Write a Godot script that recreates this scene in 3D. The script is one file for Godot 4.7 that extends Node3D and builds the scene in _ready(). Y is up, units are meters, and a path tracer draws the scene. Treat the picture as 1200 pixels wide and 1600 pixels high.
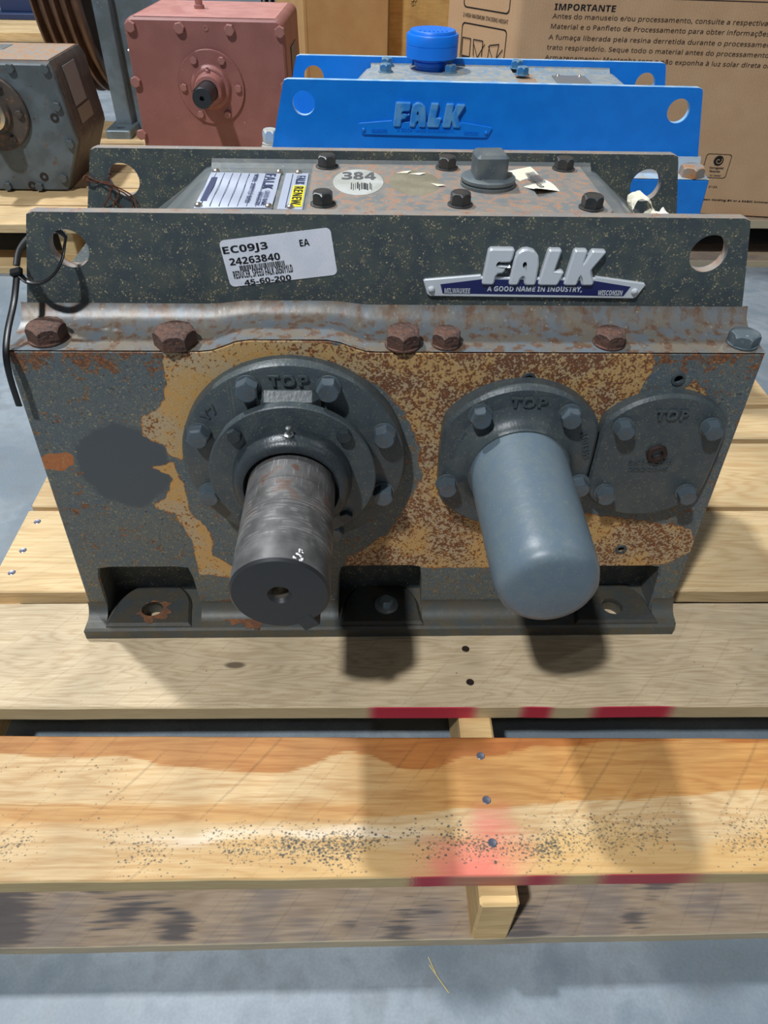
extends Node3D
# ---------------------------------------------------------------- mesh helper
class MB:
	var v := PackedVector3Array()
	var n := PackedVector3Array()
	var u := PackedVector2Array()
	var xf := Transform3D.IDENTITY
	func tri(a: Vector3, b: Vector3, c: Vector3, na: Vector3, nb: Vector3, nc: Vector3, ua := Vector2.ZERO, ub := Vector2.ZERO, uc := Vector2.ZERO) -> void:
		var cr := (b - a).cross(c - a)
		if cr.length_squared() < 1e-20:
			return
		if cr.dot(na + nb + nc) > 0.0:
			put(a, na, ua); put(c, nc, uc); put(b, nb, ub)
		else:
			put(a, na, ua); put(b, nb, ub); put(c, nc, uc)
	func put(p: Vector3, q: Vector3, t: Vector2) -> void:
		v.append(xf * p); n.append((xf.basis * q).normalized()); u.append(t)
	func quad(a: Vector3, b: Vector3, c: Vector3, d: Vector3, q: Vector3, ua := Vector2.ZERO, ub := Vector2.ZERO, uc := Vector2.ZERO, ud := Vector2.ZERO) -> void:
		tri(a, b, c, q, q, q, ua, ub, uc)
		tri(a, c, d, q, q, q, ua, uc, ud)
	func quadn(a: Vector3, b: Vector3, c: Vector3, d: Vector3, na: Vector3, nb: Vector3, nc: Vector3, nd: Vector3, ua := Vector2.ZERO, ub := Vector2.ZERO, uc := Vector2.ZERO, ud := Vector2.ZERO) -> void:
		tri(a, b, c, na, nb, nc, ua, ub, uc)
		tri(a, c, d, na, nc, nd, ua, uc, ud)
	func box(ctr: Vector3, size: Vector3, b := 0.002) -> void:
		var h := size * 0.5
		b = minf(b, minf(h.x, minf(h.y, h.z)) * 0.9)
		var i := h - Vector3(b, b, b)
		for s in [-1.0, 1.0]:
			for k in 3:
				var nn := Vector3.ZERO
				nn[k] = s
				var a := (k + 1) % 3
				var c := (k + 2) % 3
				var pts := []
				for st in [[-1, -1], [1, -1], [1, 1], [-1, 1]]:
					var p := Vector3.ZERO
					p[k] = s * h[k]; p[a] = st[0] * i[a]; p[c] = st[1] * i[c]
					pts.append(p + ctr)
				quad(pts[0], pts[1], pts[2], pts[3], nn, Vector2(0, 0), Vector2(1, 0), Vector2(1, 1), Vector2(0, 1))
		if b <= 0.0:
			return
		for k in 3:
			var a := (k + 1) % 3
			var c := (k + 2) % 3
			for sa in [-1.0, 1.0]:
				for sc in [-1.0, 1.0]:
					var pts := []
					for q in [[-1.0, 0], [1.0, 0], [1.0, 1], [-1.0, 1]]:
						var p := Vector3.ZERO
						p[k] = q[0] * i[k]
						p[a] = sa * (h[a] if q[1] == 0 else i[a])
						p[c] = sc * (i[c] if q[1] == 0 else h[c])
						pts.append(p + ctr)
					var nn := Vector3.ZERO
					nn[a] = sa; nn[c] = sc
					quad(pts[0], pts[1], pts[2], pts[3], nn.normalized())
		for sx in [-1.0, 1.0]:
			for sy in [-1.0, 1.0]:
				for sz in [-1.0, 1.0]:
					var s := Vector3(sx, sy, sz)
					tri(ctr + s * Vector3(h.x, i.y, i.z), ctr + s * Vector3(i.x, h.y, i.z), ctr + s * Vector3(i.x, i.y, h.z), s.normalized(), s.normalized(), s.normalized())
	# profile of (radius, height) from the outside bottom up to the centre top, about the local y axis
	func lathe(pr: Array, segs := 48, a0 := 0.0, a1 := TAU) -> void:
		var m := pr.size() - 1
		var sn := []
		var run := [0.0]
		for k in m:
			var d: Vector2 = pr[k + 1] - pr[k]
			sn.append(Vector2(d.y, -d.x).normalized())
			run.append(run[k] + d.length())
		for k in m:
			var n0: Vector2 = sn[k]
			var n1: Vector2 = sn[k]
			if k > 0 and sn[k - 1].dot(sn[k]) > 0.75: n0 = (sn[k - 1] + sn[k]).normalized()
			if k < m - 1 and sn[k + 1].dot(sn[k]) > 0.75: n1 = (sn[k + 1] + sn[k]).normalized()
			for j in segs:
				var t0 := a0 + (a1 - a0) * j / segs
				var t1 := a0 + (a1 - a0) * (j + 1) / segs
				var d0 := Vector3(cos(t0), 0, sin(t0))
				var d1 := Vector3(cos(t1), 0, sin(t1))
				var p0: Vector2 = pr[k]
				var p1: Vector2 = pr[k + 1]
				var y0 := Vector3(0, p0.y, 0)
				var y1 := Vector3(0, p1.y, 0)
				quadn(d0 * p0.x + y0, d1 * p0.x + y0, d1 * p1.x + y1, d0 * p1.x + y1,
					d0 * n0.x + Vector3(0, n0.y, 0), d1 * n0.x + Vector3(0, n0.y, 0), d1 * n1.x + Vector3(0, n1.y, 0), d0 * n1.x + Vector3(0, n1.y, 0),
					Vector2(float(j) / segs, run[k] / run[m]), Vector2(float(j + 1) / segs, run[k] / run[m]), Vector2(float(j + 1) / segs, run[k + 1] / run[m]), Vector2(float(j) / segs, run[k + 1] / run[m]))
	# polygon in xy pushed from z0 to z1, its front edge bevelled; holes are cut through
	func extrude(poly: PackedVector2Array, z0: float, z1: float, bevel := 0.0, holes := [], back := true, uvs := Vector2.ONE) -> void:
		if not Geometry2D.is_polygon_clockwise(poly): poly.reverse()
		poly.reverse()
		var inner := inset(poly, bevel)
		var zs := z1 - bevel
		side(poly, zs, z0, 1.0)
		if bevel > 0.0:
			for k in poly.size():
				var l := (k + 1) % poly.size()
				var e := poly[l] - poly[k]
				var q := (Vector3(e.y, -e.x, 0).normalized() + Vector3(0, 0, 1)).normalized()
				quad(V(poly[k], zs), V(poly[l], zs), V(inner[l], z1), V(inner[k], z1), q)
		for hh in holes:
			side(hh, z1, z0, -1.0)
		cap(bridge(inner, holes), z1, Vector3(0, 0, 1), uvs)
		if back: cap(bridge(poly, holes), z0, Vector3(0, 0, -1), uvs)
	func V(p: Vector2, z: float) -> Vector3:
		return Vector3(p.x, p.y, z)
	func side(poly: PackedVector2Array, z1: float, z0: float, s: float) -> void:
		var m := poly.size()
		var ccw := not Geometry2D.is_polygon_clockwise(poly)
		var f := s if ccw else -s
		for k in m:
			var l := (k + 1) % m
			var e := (poly[l] - poly[k]).normalized()
			var ep := (poly[k] - poly[(k + m - 1) % m]).normalized()
			var en := (poly[(l + 1) % m] - poly[l]).normalized()
			var q := Vector2(e.y, -e.x) * f
			var qa := q
			var qb := q
			if ep.dot(e) > 0.8: qa = ((q + Vector2(ep.y, -ep.x) * f)).normalized()
			if en.dot(e) > 0.8: qb = ((q + Vector2(en.y, -en.x) * f)).normalized()
			quadn(V(poly[k], z0), V(poly[l], z0), V(poly[l], z1), V(poly[k], z1), V(qa, 0), V(qb, 0), V(qb, 0), V(qa, 0), poly[k], poly[l], poly[l], poly[k])
	func cap(poly: PackedVector2Array, z: float, q: Vector3, uvs: Vector2) -> void:
		var t := Geometry2D.triangulate_polygon(poly)
		if t.is_empty(): print("triangulation failed ", poly.size())
		for k in range(0, t.size(), 3):
			tri(V(poly[t[k]], z), V(poly[t[k + 1]], z), V(poly[t[k + 2]], z), q, q, q, poly[t[k]] * uvs, poly[t[k + 1]] * uvs, poly[t[k + 2]] * uvs)
	static func inset(poly: PackedVector2Array, b: float) -> PackedVector2Array:
		if b <= 0.0: return poly.duplicate()
		var m := poly.size()
		var out := PackedVector2Array()
		for k in m:
			var e := (poly[(k + 1) % m] - poly[k]).normalized()
			var d := (poly[k] - poly[(k + m - 1) % m]).normalized()
			var q := (Vector2(-e.y, e.x) + Vector2(-d.y, d.x))
			if q.length() < 0.1:
				out.append(poly[k]); continue
			q = q.normalized()
			out.append(poly[k] + q * b / maxf(0.5, q.dot(Vector2(-e.y, e.x))))
		return out
	static func bridge(poly: PackedVector2Array, holes: Array) -> PackedVector2Array:
		var out := poly.duplicate()
		for h0 in holes:
			var h: PackedVector2Array = h0.duplicate()
			if not Geometry2D.is_polygon_clockwise(h): h.reverse()
			var best := 1e9
			var bi := 0
			var bj := 0
			for a in out.size():
				for c in h.size():
					var d := out[a].distance_squared_to(h[c])
					if d < best:
						best = d; bi = a; bj = c
			var q := PackedVector2Array()
			var off := (h[bj] - out[bi]).orthogonal().normalized() * 2e-6
			for a in out.size():
				q.append(out[a])
				if a == bi:
					for k in h.size(): q.append(h[(bj + k) % h.size()])
					q.append(h[bj] + off)
					q.append(out[a] + off)
			out = q
		return out
	# round bar along a list of points
	func tube(pts: Array, r: float, segs := 8, flat := 1.0) -> void:
		var up := Vector3(0.13, 0.97, 0.21).normalized()
		var rings := []
		for k in pts.size():
			var d: Vector3 = (pts[mini(k + 1, pts.size() - 1)] - pts[maxi(k - 1, 0)]).normalized()
			var a := d.cross(up)
			if a.length() < 0.05: a = d.cross(Vector3.RIGHT)
			a = a.normalized()
			up = a.cross(d).normalized()
			var ring := []
			for j in segs:
				var t := TAU * j / segs
				ring.append([pts[k] + a * cos(t) * r * flat + up * sin(t) * r, (a * cos(t) / flat + up * sin(t)).normalized()])
			rings.append(ring)
		for k in pts.size() - 1:
			for j in segs:
				var l := (j + 1) % segs
				var A = rings[k]; var B = rings[k + 1]
				quadn(A[j][0], A[l][0], B[l][0], B[j][0], A[j][1], A[l][1], B[l][1], B[j][1])
		for e in [0, pts.size() - 1]:
			var d: Vector3 = (pts[0] - pts[1]).normalized() if e == 0 else (pts[e] - pts[e - 1]).normalized()
			for j in range(1, segs - 1):
				tri(rings[e][0][0], rings[e][j][0], rings[e][j + 1][0], d, d, d)
	# leave out triangles that lie hidden under the flange: all corners above y and some behind z
	func drop_top(y: float, z: float) -> void:
		var v2 := PackedVector3Array()
		var n2 := PackedVector3Array()
		var u2 := PackedVector2Array()
		for k in range(0, v.size(), 3):
			if minf(v[k].y, minf(v[k + 1].y, v[k + 2].y)) > y and minf(v[k].z, minf(v[k + 1].z, v[k + 2].z)) < z: continue
			for j in 3:
				v2.append(v[k + j]); n2.append(n[k + j]); u2.append(u[k + j])
		v = v2; n = n2; u = u2
	func mesh() -> ArrayMesh:
		var am := ArrayMesh.new()
		add_to(am)
		return am
	func add_to(am: ArrayMesh) -> void:
		var a := []
		a.resize(Mesh.ARRAY_MAX)
		a[Mesh.ARRAY_VERTEX] = v; a[Mesh.ARRAY_NORMAL] = n; a[Mesh.ARRAY_TEX_UV] = u
		am.add_surface_from_arrays(Mesh.PRIMITIVE_TRIANGLES, a)

const FRONT := Basis(Vector3(1, 0, 0), Vector3(0, 0, 1), Vector3(0, -1, 0))   # local y points out of the front (+z)
var M := {}
var taken := {}
var cache := {}

func P(a: Array) -> PackedVector2Array:
	var o := PackedVector2Array()
	for k in range(0, a.size(), 2): o.append(Vector2(a[k], a[k + 1]))
	return o
func circle(c: Vector2, r: float, n := 40, clipx := 9.0) -> PackedVector2Array:
	var o := PackedVector2Array()
	for k in n:
		var p := Vector2(cos(TAU * k / n), sin(TAU * k / n)) * r
		p.x = clampf(p.x, -clipx, clipx)
		o.append(c + p)
	return o
func rrect(w: float, h: float, r: float, n := 5) -> PackedVector2Array:
	var o := PackedVector2Array()
	for q in 4:
		var c := Vector2([w / 2 - r, -w / 2 + r, -w / 2 + r, w / 2 - r][q], [h / 2 - r, h / 2 - r, -h / 2 + r, -h / 2 + r][q])
		for k in n + 1:
			var a := PI / 2 * (q + float(k) / n)
			o.append(c + Vector2(cos(a), sin(a)) * r)
	return o
func numbered(called: String) -> String:
	var k: int = taken.get(called, -1) + 1
	taken[called] = k
	return called if k == 0 else "%s_%03d" % [called, k]
func thing(called: String, label: String, category: String, at := Vector3.ZERO, turn := 0.0, group := "") -> Node3D:
	var o := Node3D.new()
	o.name = numbered(called)
	add_child(o)
	o.position = at; o.rotation.y = turn
	tag(o, label, category, group)
	return o
func tag(o: Node3D, label: String, category: String, group := "") -> void:
	o.set_meta("label", label); o.set_meta("category", category)
	if group: o.set_meta("group", group)
func part(called: String, m: Mesh, mat, parent: Node3D, at := Vector3.ZERO, rot := Vector3.ZERO) -> MeshInstance3D:
	var o := MeshInstance3D.new()
	var k := 0
	while parent.has_node(called if k == 0 else "%s_%03d" % [called, k]): k += 1
	o.name = called if k == 0 else "%s_%03d" % [called, k]
	o.mesh = m
	if mat is Array:
		for i in mat.size(): o.set_surface_override_material(i, M[mat[i]])
	else:
		o.material_override = M[mat] if mat is String else mat
	o.position = at
	if absf(rot.x - PI / 2) < 1e-5: o.basis = Basis(Vector3.BACK, rot.z) * Basis(Vector3.RIGHT, PI / 2)
	else: o.rotation = rot
	parent.add_child(o, true)
	return o
func struct(called: String, m: Mesh, mat) -> MeshInstance3D:
	var o := part(called, m, mat, self)
	o.set_meta("kind", "structure")
	return o
func words(called: String, s: String, w: float, h: float, mat, parent: Node3D, at: Vector3, rot := Vector3.ZERO, depth := 0.0004, bold := false, mono := false) -> MeshInstance3D:
	# raised or printed lettering, left-bottom at «at», w wide (0 keeps the face's own width), capitals h high
	var t := TextMesh.new()
	var f := SystemFont.new()
	f.font_names = PackedStringArray(["Droid Sans Mono" if mono else "Droid Sans"])
	f.font_weight = 700 if bold else 400
	t.font = f
	t.text = s
	t.font_size = 64
	t.pixel_size = h / 64.0 / 0.72
	t.depth = depth
	t.curve_step = 3.0
	t.horizontal_alignment = HORIZONTAL_ALIGNMENT_LEFT
	t.vertical_alignment = VERTICAL_ALIGNMENT_BOTTOM
	var bb := t.get_aabb()
	var o := part(called, t, mat, parent, Vector3.ZERO, rot)
	var sx: float = w / bb.size.x if w > 0.0 else 1.0
	o.scale = Vector3(sx, 1, 1)
	o.position = at - o.transform.basis * Vector3(bb.position.x, bb.position.y, bb.position.z)
	return o

# ---------------------------------------------------------------- pictures
func nz(sd: int, w: int, h: int, freq: float, oct := 3, sx := 1, sy := 1, type := FastNoiseLite.TYPE_SIMPLEX_SMOOTH) -> PackedByteArray:
	var f := FastNoiseLite.new()
	f.seed = sd; f.frequency = freq; f.fractal_octaves = oct; f.noise_type = type
	var im := f.get_image(maxi(8, w / sx), maxi(8, h / sy))
	if sx > 1 or sy > 1: im.resize(w, h, Image.INTERPOLATE_CUBIC)
	if im.get_format() != Image.FORMAT_L8: im.convert(Image.FORMAT_L8)
	return im.get_data()
func tex(data: PackedByteArray, w: int, h: int, fmt := Image.FORMAT_RGB8) -> ImageTexture:
	return ImageTexture.create_from_image(Image.create_from_data(w, h, false, fmt, data))
func smooth(a: float, b: float, x: float) -> float:
	var t := clampf((x - a) / (b - a), 0.0, 1.0)
	return t * t * (3.0 - 2.0 * t)
func C(r: float, g: float, b: float) -> Vector3:
	return Vector3(r, g, b)
func mat(called: String, albedo: Color, rough := 0.6, metal := 0.0, t: Texture2D = null, tri := 0.0) -> StandardMaterial3D:
	var m := StandardMaterial3D.new()
	m.resource_name = called
	m.albedo_color = albedo; m.roughness = rough; m.metallic = metal
	if t:
		m.albedo_texture = t
		if tri > 0.0:
			m.uv1_triplanar = true
			m.uv1_scale = Vector3.ONE * tri
	M[called] = m
	return m
func relief(called: String, t: Texture2D, cm: float) -> void:
	M[called].heightmap_enabled = true
	M[called].heightmap_texture = t
	M[called].heightmap_scale = cm
# paint with soft mottling, rust dots and scattered pale specks; tiles
func speck_tex(sd: int, n: int, a: Vector3, b: Vector3, spots: int, sc: Vector3, rmax: float, rust := 0.0, rc := Vector3(120, 74, 44), cluster := 0.5) -> ImageTexture:
	var rng := RandomNumberGenerator.new()
	rng.seed = sd
	var n1 := seam(sd, n, 0.012, 5)
	var n2 := seam(sd + 7, n, 0.03, 4)
	var n3 := seam(sd + 13, n, 0.4, 2)
	var d := PackedByteArray()
	d.resize(n * n * 3)
	for i in n * n:
		var k: float = n1[i] / 255.0
		var c := a.lerp(b, smooth(0.25, 0.75, k))
		c *= 0.93 + 0.14 * n3[i] / 255.0
		if rust > 0.0:
			var q: float = smooth(1.0 - rust - 0.06, 1.0 - rust + 0.05, n2[i] / 255.0 * 0.75 + n3[i] / 255.0 * 0.25)
			c = c.lerp(rc * (0.7 + 0.6 * n3[i] / 255.0), q)
		d[i * 3] = int(clampf(c.x, 0, 255)); d[i * 3 + 1] = int(clampf(c.y, 0, 255)); d[i * 3 + 2] = int(clampf(c.z, 0, 255))
	for s in spots:
		var x := rng.randi() % n
		var y := rng.randi() % n
		if n2[y * n + x] / 255.0 < cluster + (rng.randf() - 0.5) * 0.5: continue
		var r := 0.5 + rmax * pow(rng.randf(), 3.0)
		var al := rng.randf_range(0.35, 0.95)
		var tone := sc * rng.randf_range(0.75, 1.15)
		var ir := int(ceil(r))
		for dy in range(-ir, ir + 1):
			for dx in range(-ir, ir + 1):
				var w := clampf(r + 0.5 - sqrt(dx * dx + dy * dy), 0.0, 1.0) * al
				if w <= 0.0: continue
				var j := (((y + dy + n) % n) * n + (x + dx + n) % n) * 3
				d[j] = int(clampf(lerpf(d[j], tone.x, w), 0, 255)); d[j + 1] = int(clampf(lerpf(d[j + 1], tone.y, w), 0, 255)); d[j + 2] = int(clampf(lerpf(d[j + 2], tone.z, w), 0, 255))
	return tex(d, n, n)
func seam(sd: int, n: int, freq: float, oct: int) -> PackedByteArray:
	var f := FastNoiseLite.new()
	f.seed = sd; f.frequency = freq; f.fractal_octaves = oct
	var im := f.get_seamless_image(n, n)
	im.convert(Image.FORMAT_L8)
	return im.get_data()
func grain_tex(sd: int, n: int, freq: float, oct := 4) -> ImageTexture:
	return tex(seam(sd, n, freq, oct), n, n, Image.FORMAT_L8)
# distance-like field: 1 inside a polygon, falling to 0 over «soft» metres outside
func poly_mask(poly: PackedVector2Array, x0: float, y0: float, sx: float, sy: float, w: int, h: int, blur: int) -> PackedByteArray:
	var small := Image.create(w / 4, h / 4, false, Image.FORMAT_L8)
	for j in h / 4:
		var y := y0 + sy * (j * 4 + 2)
		var xs := []
		for k in poly.size():
			var a := poly[k]
			var b := poly[(k + 1) % poly.size()]
			if (a.y > y) != (b.y > y): xs.append(a.x + (y - a.y) / (b.y - a.y) * (b.x - a.x))
		xs.sort()
		for k in range(0, xs.size() - 1, 2):
			var i0 := clampi(int((xs[k] - x0) / sx / 4), 0, w / 4)
			var i1 := clampi(int((xs[k + 1] - x0) / sx / 4), 0, w / 4)
			if i1 > i0: small.fill_rect(Rect2i(i0, j, i1 - i0, 1), Color.WHITE)
	for k in (2 if blur > 3 else 1): small.shrink_x2()
	small.resize(w, h, Image.INTERPOLATE_CUBIC)
	return small.get_data()

func face_tex() -> void:
	# the reducer's front: slate paint, a flaked band of bare tan iron round the bores, rust on it; x -0.37..0.37, y 0.385..-0.005
	var w := 1184
	var h := 624
	var x0 := -0.37
	var y0 := 0.385
	var s := 0.000625
	var A := P([-0.2017, 0.3704, -0.1592, 0.3738, -0.1080, 0.3815, -0.0297, 0.3744, 0.0500, 0.3716, 0.1422, 0.3701, 0.2360, 0.3705, 0.2427, 0.3529, 0.2344, 0.3276, 0.2409, 0.3076, 0.2666, 0.3003, 0.2722, 0.3277, 0.2849, 0.3416, 0.3099, 0.3114, 0.3142, 0.2929, 0.3309, 0.2619, 0.3185, 0.2457, 0.2098, 0.2458, 0.2040, 0.1760, 0.3391, 0.1517, 0.3539, 0.1187, 0.3223, 0.0916, 0.1316, 0.0886, 0.0274, 0.0915, -0.0477, 0.0920, -0.0424, 0.1066, 0.0040, 0.1465, 0.0293, 0.2080, 0.0375, 0.2277, 0.0309, 0.2418, 0.0331, 0.2619, 0.0136, 0.3072, -0.0111, 0.3338, -0.0386, 0.3472, -0.0423, 0.3070, -0.0907, 0.3069, -0.1689, 0.3068, -0.1885, 0.2773, -0.2010, 0.2579, -0.2040, 0.2476, -0.2162, 0.2500, -0.2196, 0.2657, -0.2386, 0.2757, -0.2352, 0.2980, -0.2167, 0.3067, -0.2044, 0.3346])
	var B := P([-0.2388, 0.2379, -0.2147, 0.2444, -0.2079, 0.2085, -0.2077, 0.1774, -0.1904, 0.1474, -0.1933, 0.1117, -0.1720, 0.0929, -0.1755, 0.0758, -0.2144, 0.0815, -0.2133, 0.1299, -0.2242, 0.1757, -0.2494, 0.1848, -0.2297, 0.1972, -0.2180, 0.2255])
	var R1 := P([-0.3448, 0.2524, -0.3102, 0.2579, -0.3107, 0.2444, -0.3267, 0.2323, -0.3458, 0.2364])
	var R3 := P([-0.1960, 0.0391, -0.1472, 0.0329, -0.1490, -0.0029, -0.2051, 0.0001])
	var K := P([-0.3040, 0.2696, -0.2821, 0.2832, -0.2618, 0.2921, -0.2392, 0.2847, -0.2178, 0.2618, -0.2229, 0.2128, -0.2573, 0.1821, -0.2941, 0.1956, -0.3114, 0.2298])
	var mA := poly_mask(A, x0, y0, s, -s, w, h, 3)
	var mB := poly_mask(B, x0, y0, s, -s, w, h, 2)
	var mR := poly_mask(R1, x0, y0, s, -s, w, h, 2)
	var mS := poly_mask(R3, x0, y0, s, -s, w, h, 3)
	var mK := poly_mask(K, x0, y0, s, -s, w, h, 4)
	var e1 := nz(11, w, h, 0.02, 5)
	var e2 := nz(12, w, h, 0.055, 4)
	var e3 := nz(13, w, h, 0.35, 2)
	var e4 := nz(14, w, h, 0.008, 3)
	var e5 := nz(15, w, h, 0.11, 3)
	var e6 := nz(16, w, h, 0.19, 3)
	var d := PackedByteArray()
	d.resize(w * h * 3)
	var hm := PackedByteArray()
	hm.resize(w * h)
	var clear := PackedByteArray()
	clear.resize(w * h)
	for j in h:
		var y := y0 - s * j
		for i in w:
			var k := j * w + i
			var x := x0 + s * i
			var a: float = e1[k] / 255.0
			var b: float = e2[k] / 255.0
			var f: float = e3[k] / 255.0
			var g: float = e4[k] / 255.0
			var q: float = e5[k] / 255.0
			var warp := (a - 0.5) * 0.9 + (b - 0.5) * 0.45
			# paint
			var c := C(82, 95, 103).lerp(C(94, 100, 98), g) * (0.9 + 0.2 * f)
			c = c.lerp(C(72, 80, 86), smooth(0.15, 0.85, mK[k] / 255.0 + warp * 0.06))
			var low := smooth(0.16, 0.06, y)
			c = c.lerp(C(96, 94, 82), low * smooth(0.35, 0.7, b) * 0.7)
			# specks of old coating on the paint
			var kk: float = 1.0 - mK[k] / 255.0
			c = c.lerp(C(168, 154, 116), smooth(0.62, 0.72, f) * smooth(0.40, 0.62, q * 0.5 + b * 0.5) * kk * 0.6)
			c = c.lerp(C(58, 52, 48), smooth(0.26, 0.18, f) * smooth(0.55, 0.40, q) * kk * 0.7)
			var fm: float = maxf(mA[k], mB[k]) / 255.0
			var bare := smooth(0.44, 0.52, fm + warp * 0.55 - (0.0 if fm > 0.05 else 0.5))
			var hgt := 150.0 + 20.0 * f
			# rust creeping from the top edge and in spots on the paint
			var top := smooth(0.335, 0.372, y) * 0.55
			var rs := smooth(0.60, 0.68, a * 0.34 + b * 0.26 + q * 0.18 + e6[k] / 255.0 * 0.22 + top * 0.34 - mK[k] / 255.0 * 0.1)
			rs = maxf(rs, smooth(0.45, 0.55, maxf(mR[k], mS[k]) / 255.0 + warp * 0.6))
			var rustc := C(98, 58, 38).lerp(C(172, 110, 56), smooth(0.40, 0.8, q * 0.5 + f * 0.5))
			if mR[k] > 90: rustc = rustc.lerp(C(196, 116, 62), 0.75)
			c = c.lerp(rustc, rs * 0.92)
			hgt += rs * 45.0
			if bare > 0.0:
				var t := C(188, 152, 98).lerp(C(178, 156, 122), smooth(0.3, 0.7, g)) * (0.88 + 0.24 * f)
				t = t.lerp(C(200, 148, 74), smooth(0.50, 0.80, b) * 0.6)
				# dark red rust, thickest to the right of the big bore
				var dens := smooth(-0.16, 0.02, x) * 0.11 + smooth(0.26, 0.34, y) * smooth(-0.1, 0.05, x) * 0.05 + (g - 0.5) * 0.22 + smooth(0.35, 0.375, y) * 0.05
				var fine: float = e6[k] / 255.0
				var rr := smooth(0.625 - dens, 0.675 - dens, b * 0.28 + q * 0.30 + fine * 0.42)
				t = t.lerp(C(84, 50, 36).lerp(C(122, 74, 44), f), rr * 0.9)
				t = t.lerp(C(214, 132, 50), smooth(0.70, 0.80, fine) * smooth(0.55, 0.7, b) * 0.8)
				var edge := smooth(0.72, 0.52, fm + warp * 0.55)
				t = t.lerp(C(112, 62, 38).lerp(C(206, 124, 46), smooth(0.35, 0.7, q)), edge * smooth(0.22, 0.42, b) * 0.95)
				c = c.lerp(t, bare)
				hgt = lerpf(hgt, 110.0 + rr * 50.0 * q + 20.0 * f, bare)
			d[k * 3] = int(clampf(c.x, 0, 255)); d[k * 3 + 1] = int(clampf(c.y, 0, 255)); d[k * 3 + 2] = int(clampf(c.z, 0, 255))
			hm[k] = int(clampf(hgt, 0, 255))
			clear[k] = int(255.0 * (1.0 - bare) * kk)
	var rng := RandomNumberGenerator.new()
	rng.seed = 77
	for q in [[26000, 1.1, C(164, 150, 112), 150], [7000, 1.3, C(60, 48, 42), 120], [1100, 2.6, C(138, 84, 48), 90], [500, 1.6, C(196, 170, 110), 60]]:
		for m in q[0]:
			var x := rng.randi() % w
			var y := rng.randi() % h
			var r: float = 0.4 + q[1] * pow(rng.randf(), 2.5)
			var al := rng.randf_range(0.3, 0.85)
			if clear[y * w + x] < 110 or e2[y * w + x] < int(q[3] * rng.randf()): continue
			for dy in range(-3, 4):
				for dx in range(-3, 4):
					var wt := clampf(r + 0.5 - sqrt(dx * dx + dy * dy), 0.0, 1.0) * al
					var px := x + dx
					var py := y + dy
					if wt <= 0.0 or px < 0 or px >= w or py < 0 or py >= h: continue
					var kk := (py * w + px) * 3
					d[kk] = int(lerpf(d[kk], q[2].x, wt)); d[kk + 1] = int(lerpf(d[kk + 1], q[2].y, wt)); d[kk + 2] = int(lerpf(d[kk + 2], q[2].z, wt))
	var m := mat("face", Color.WHITE, 0.62, 0.0, tex(d, w, h))
	m.texture_repeat = false
	relief("face", tex(hm, w, h, Image.FORMAT_L8), 0.035)

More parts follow.
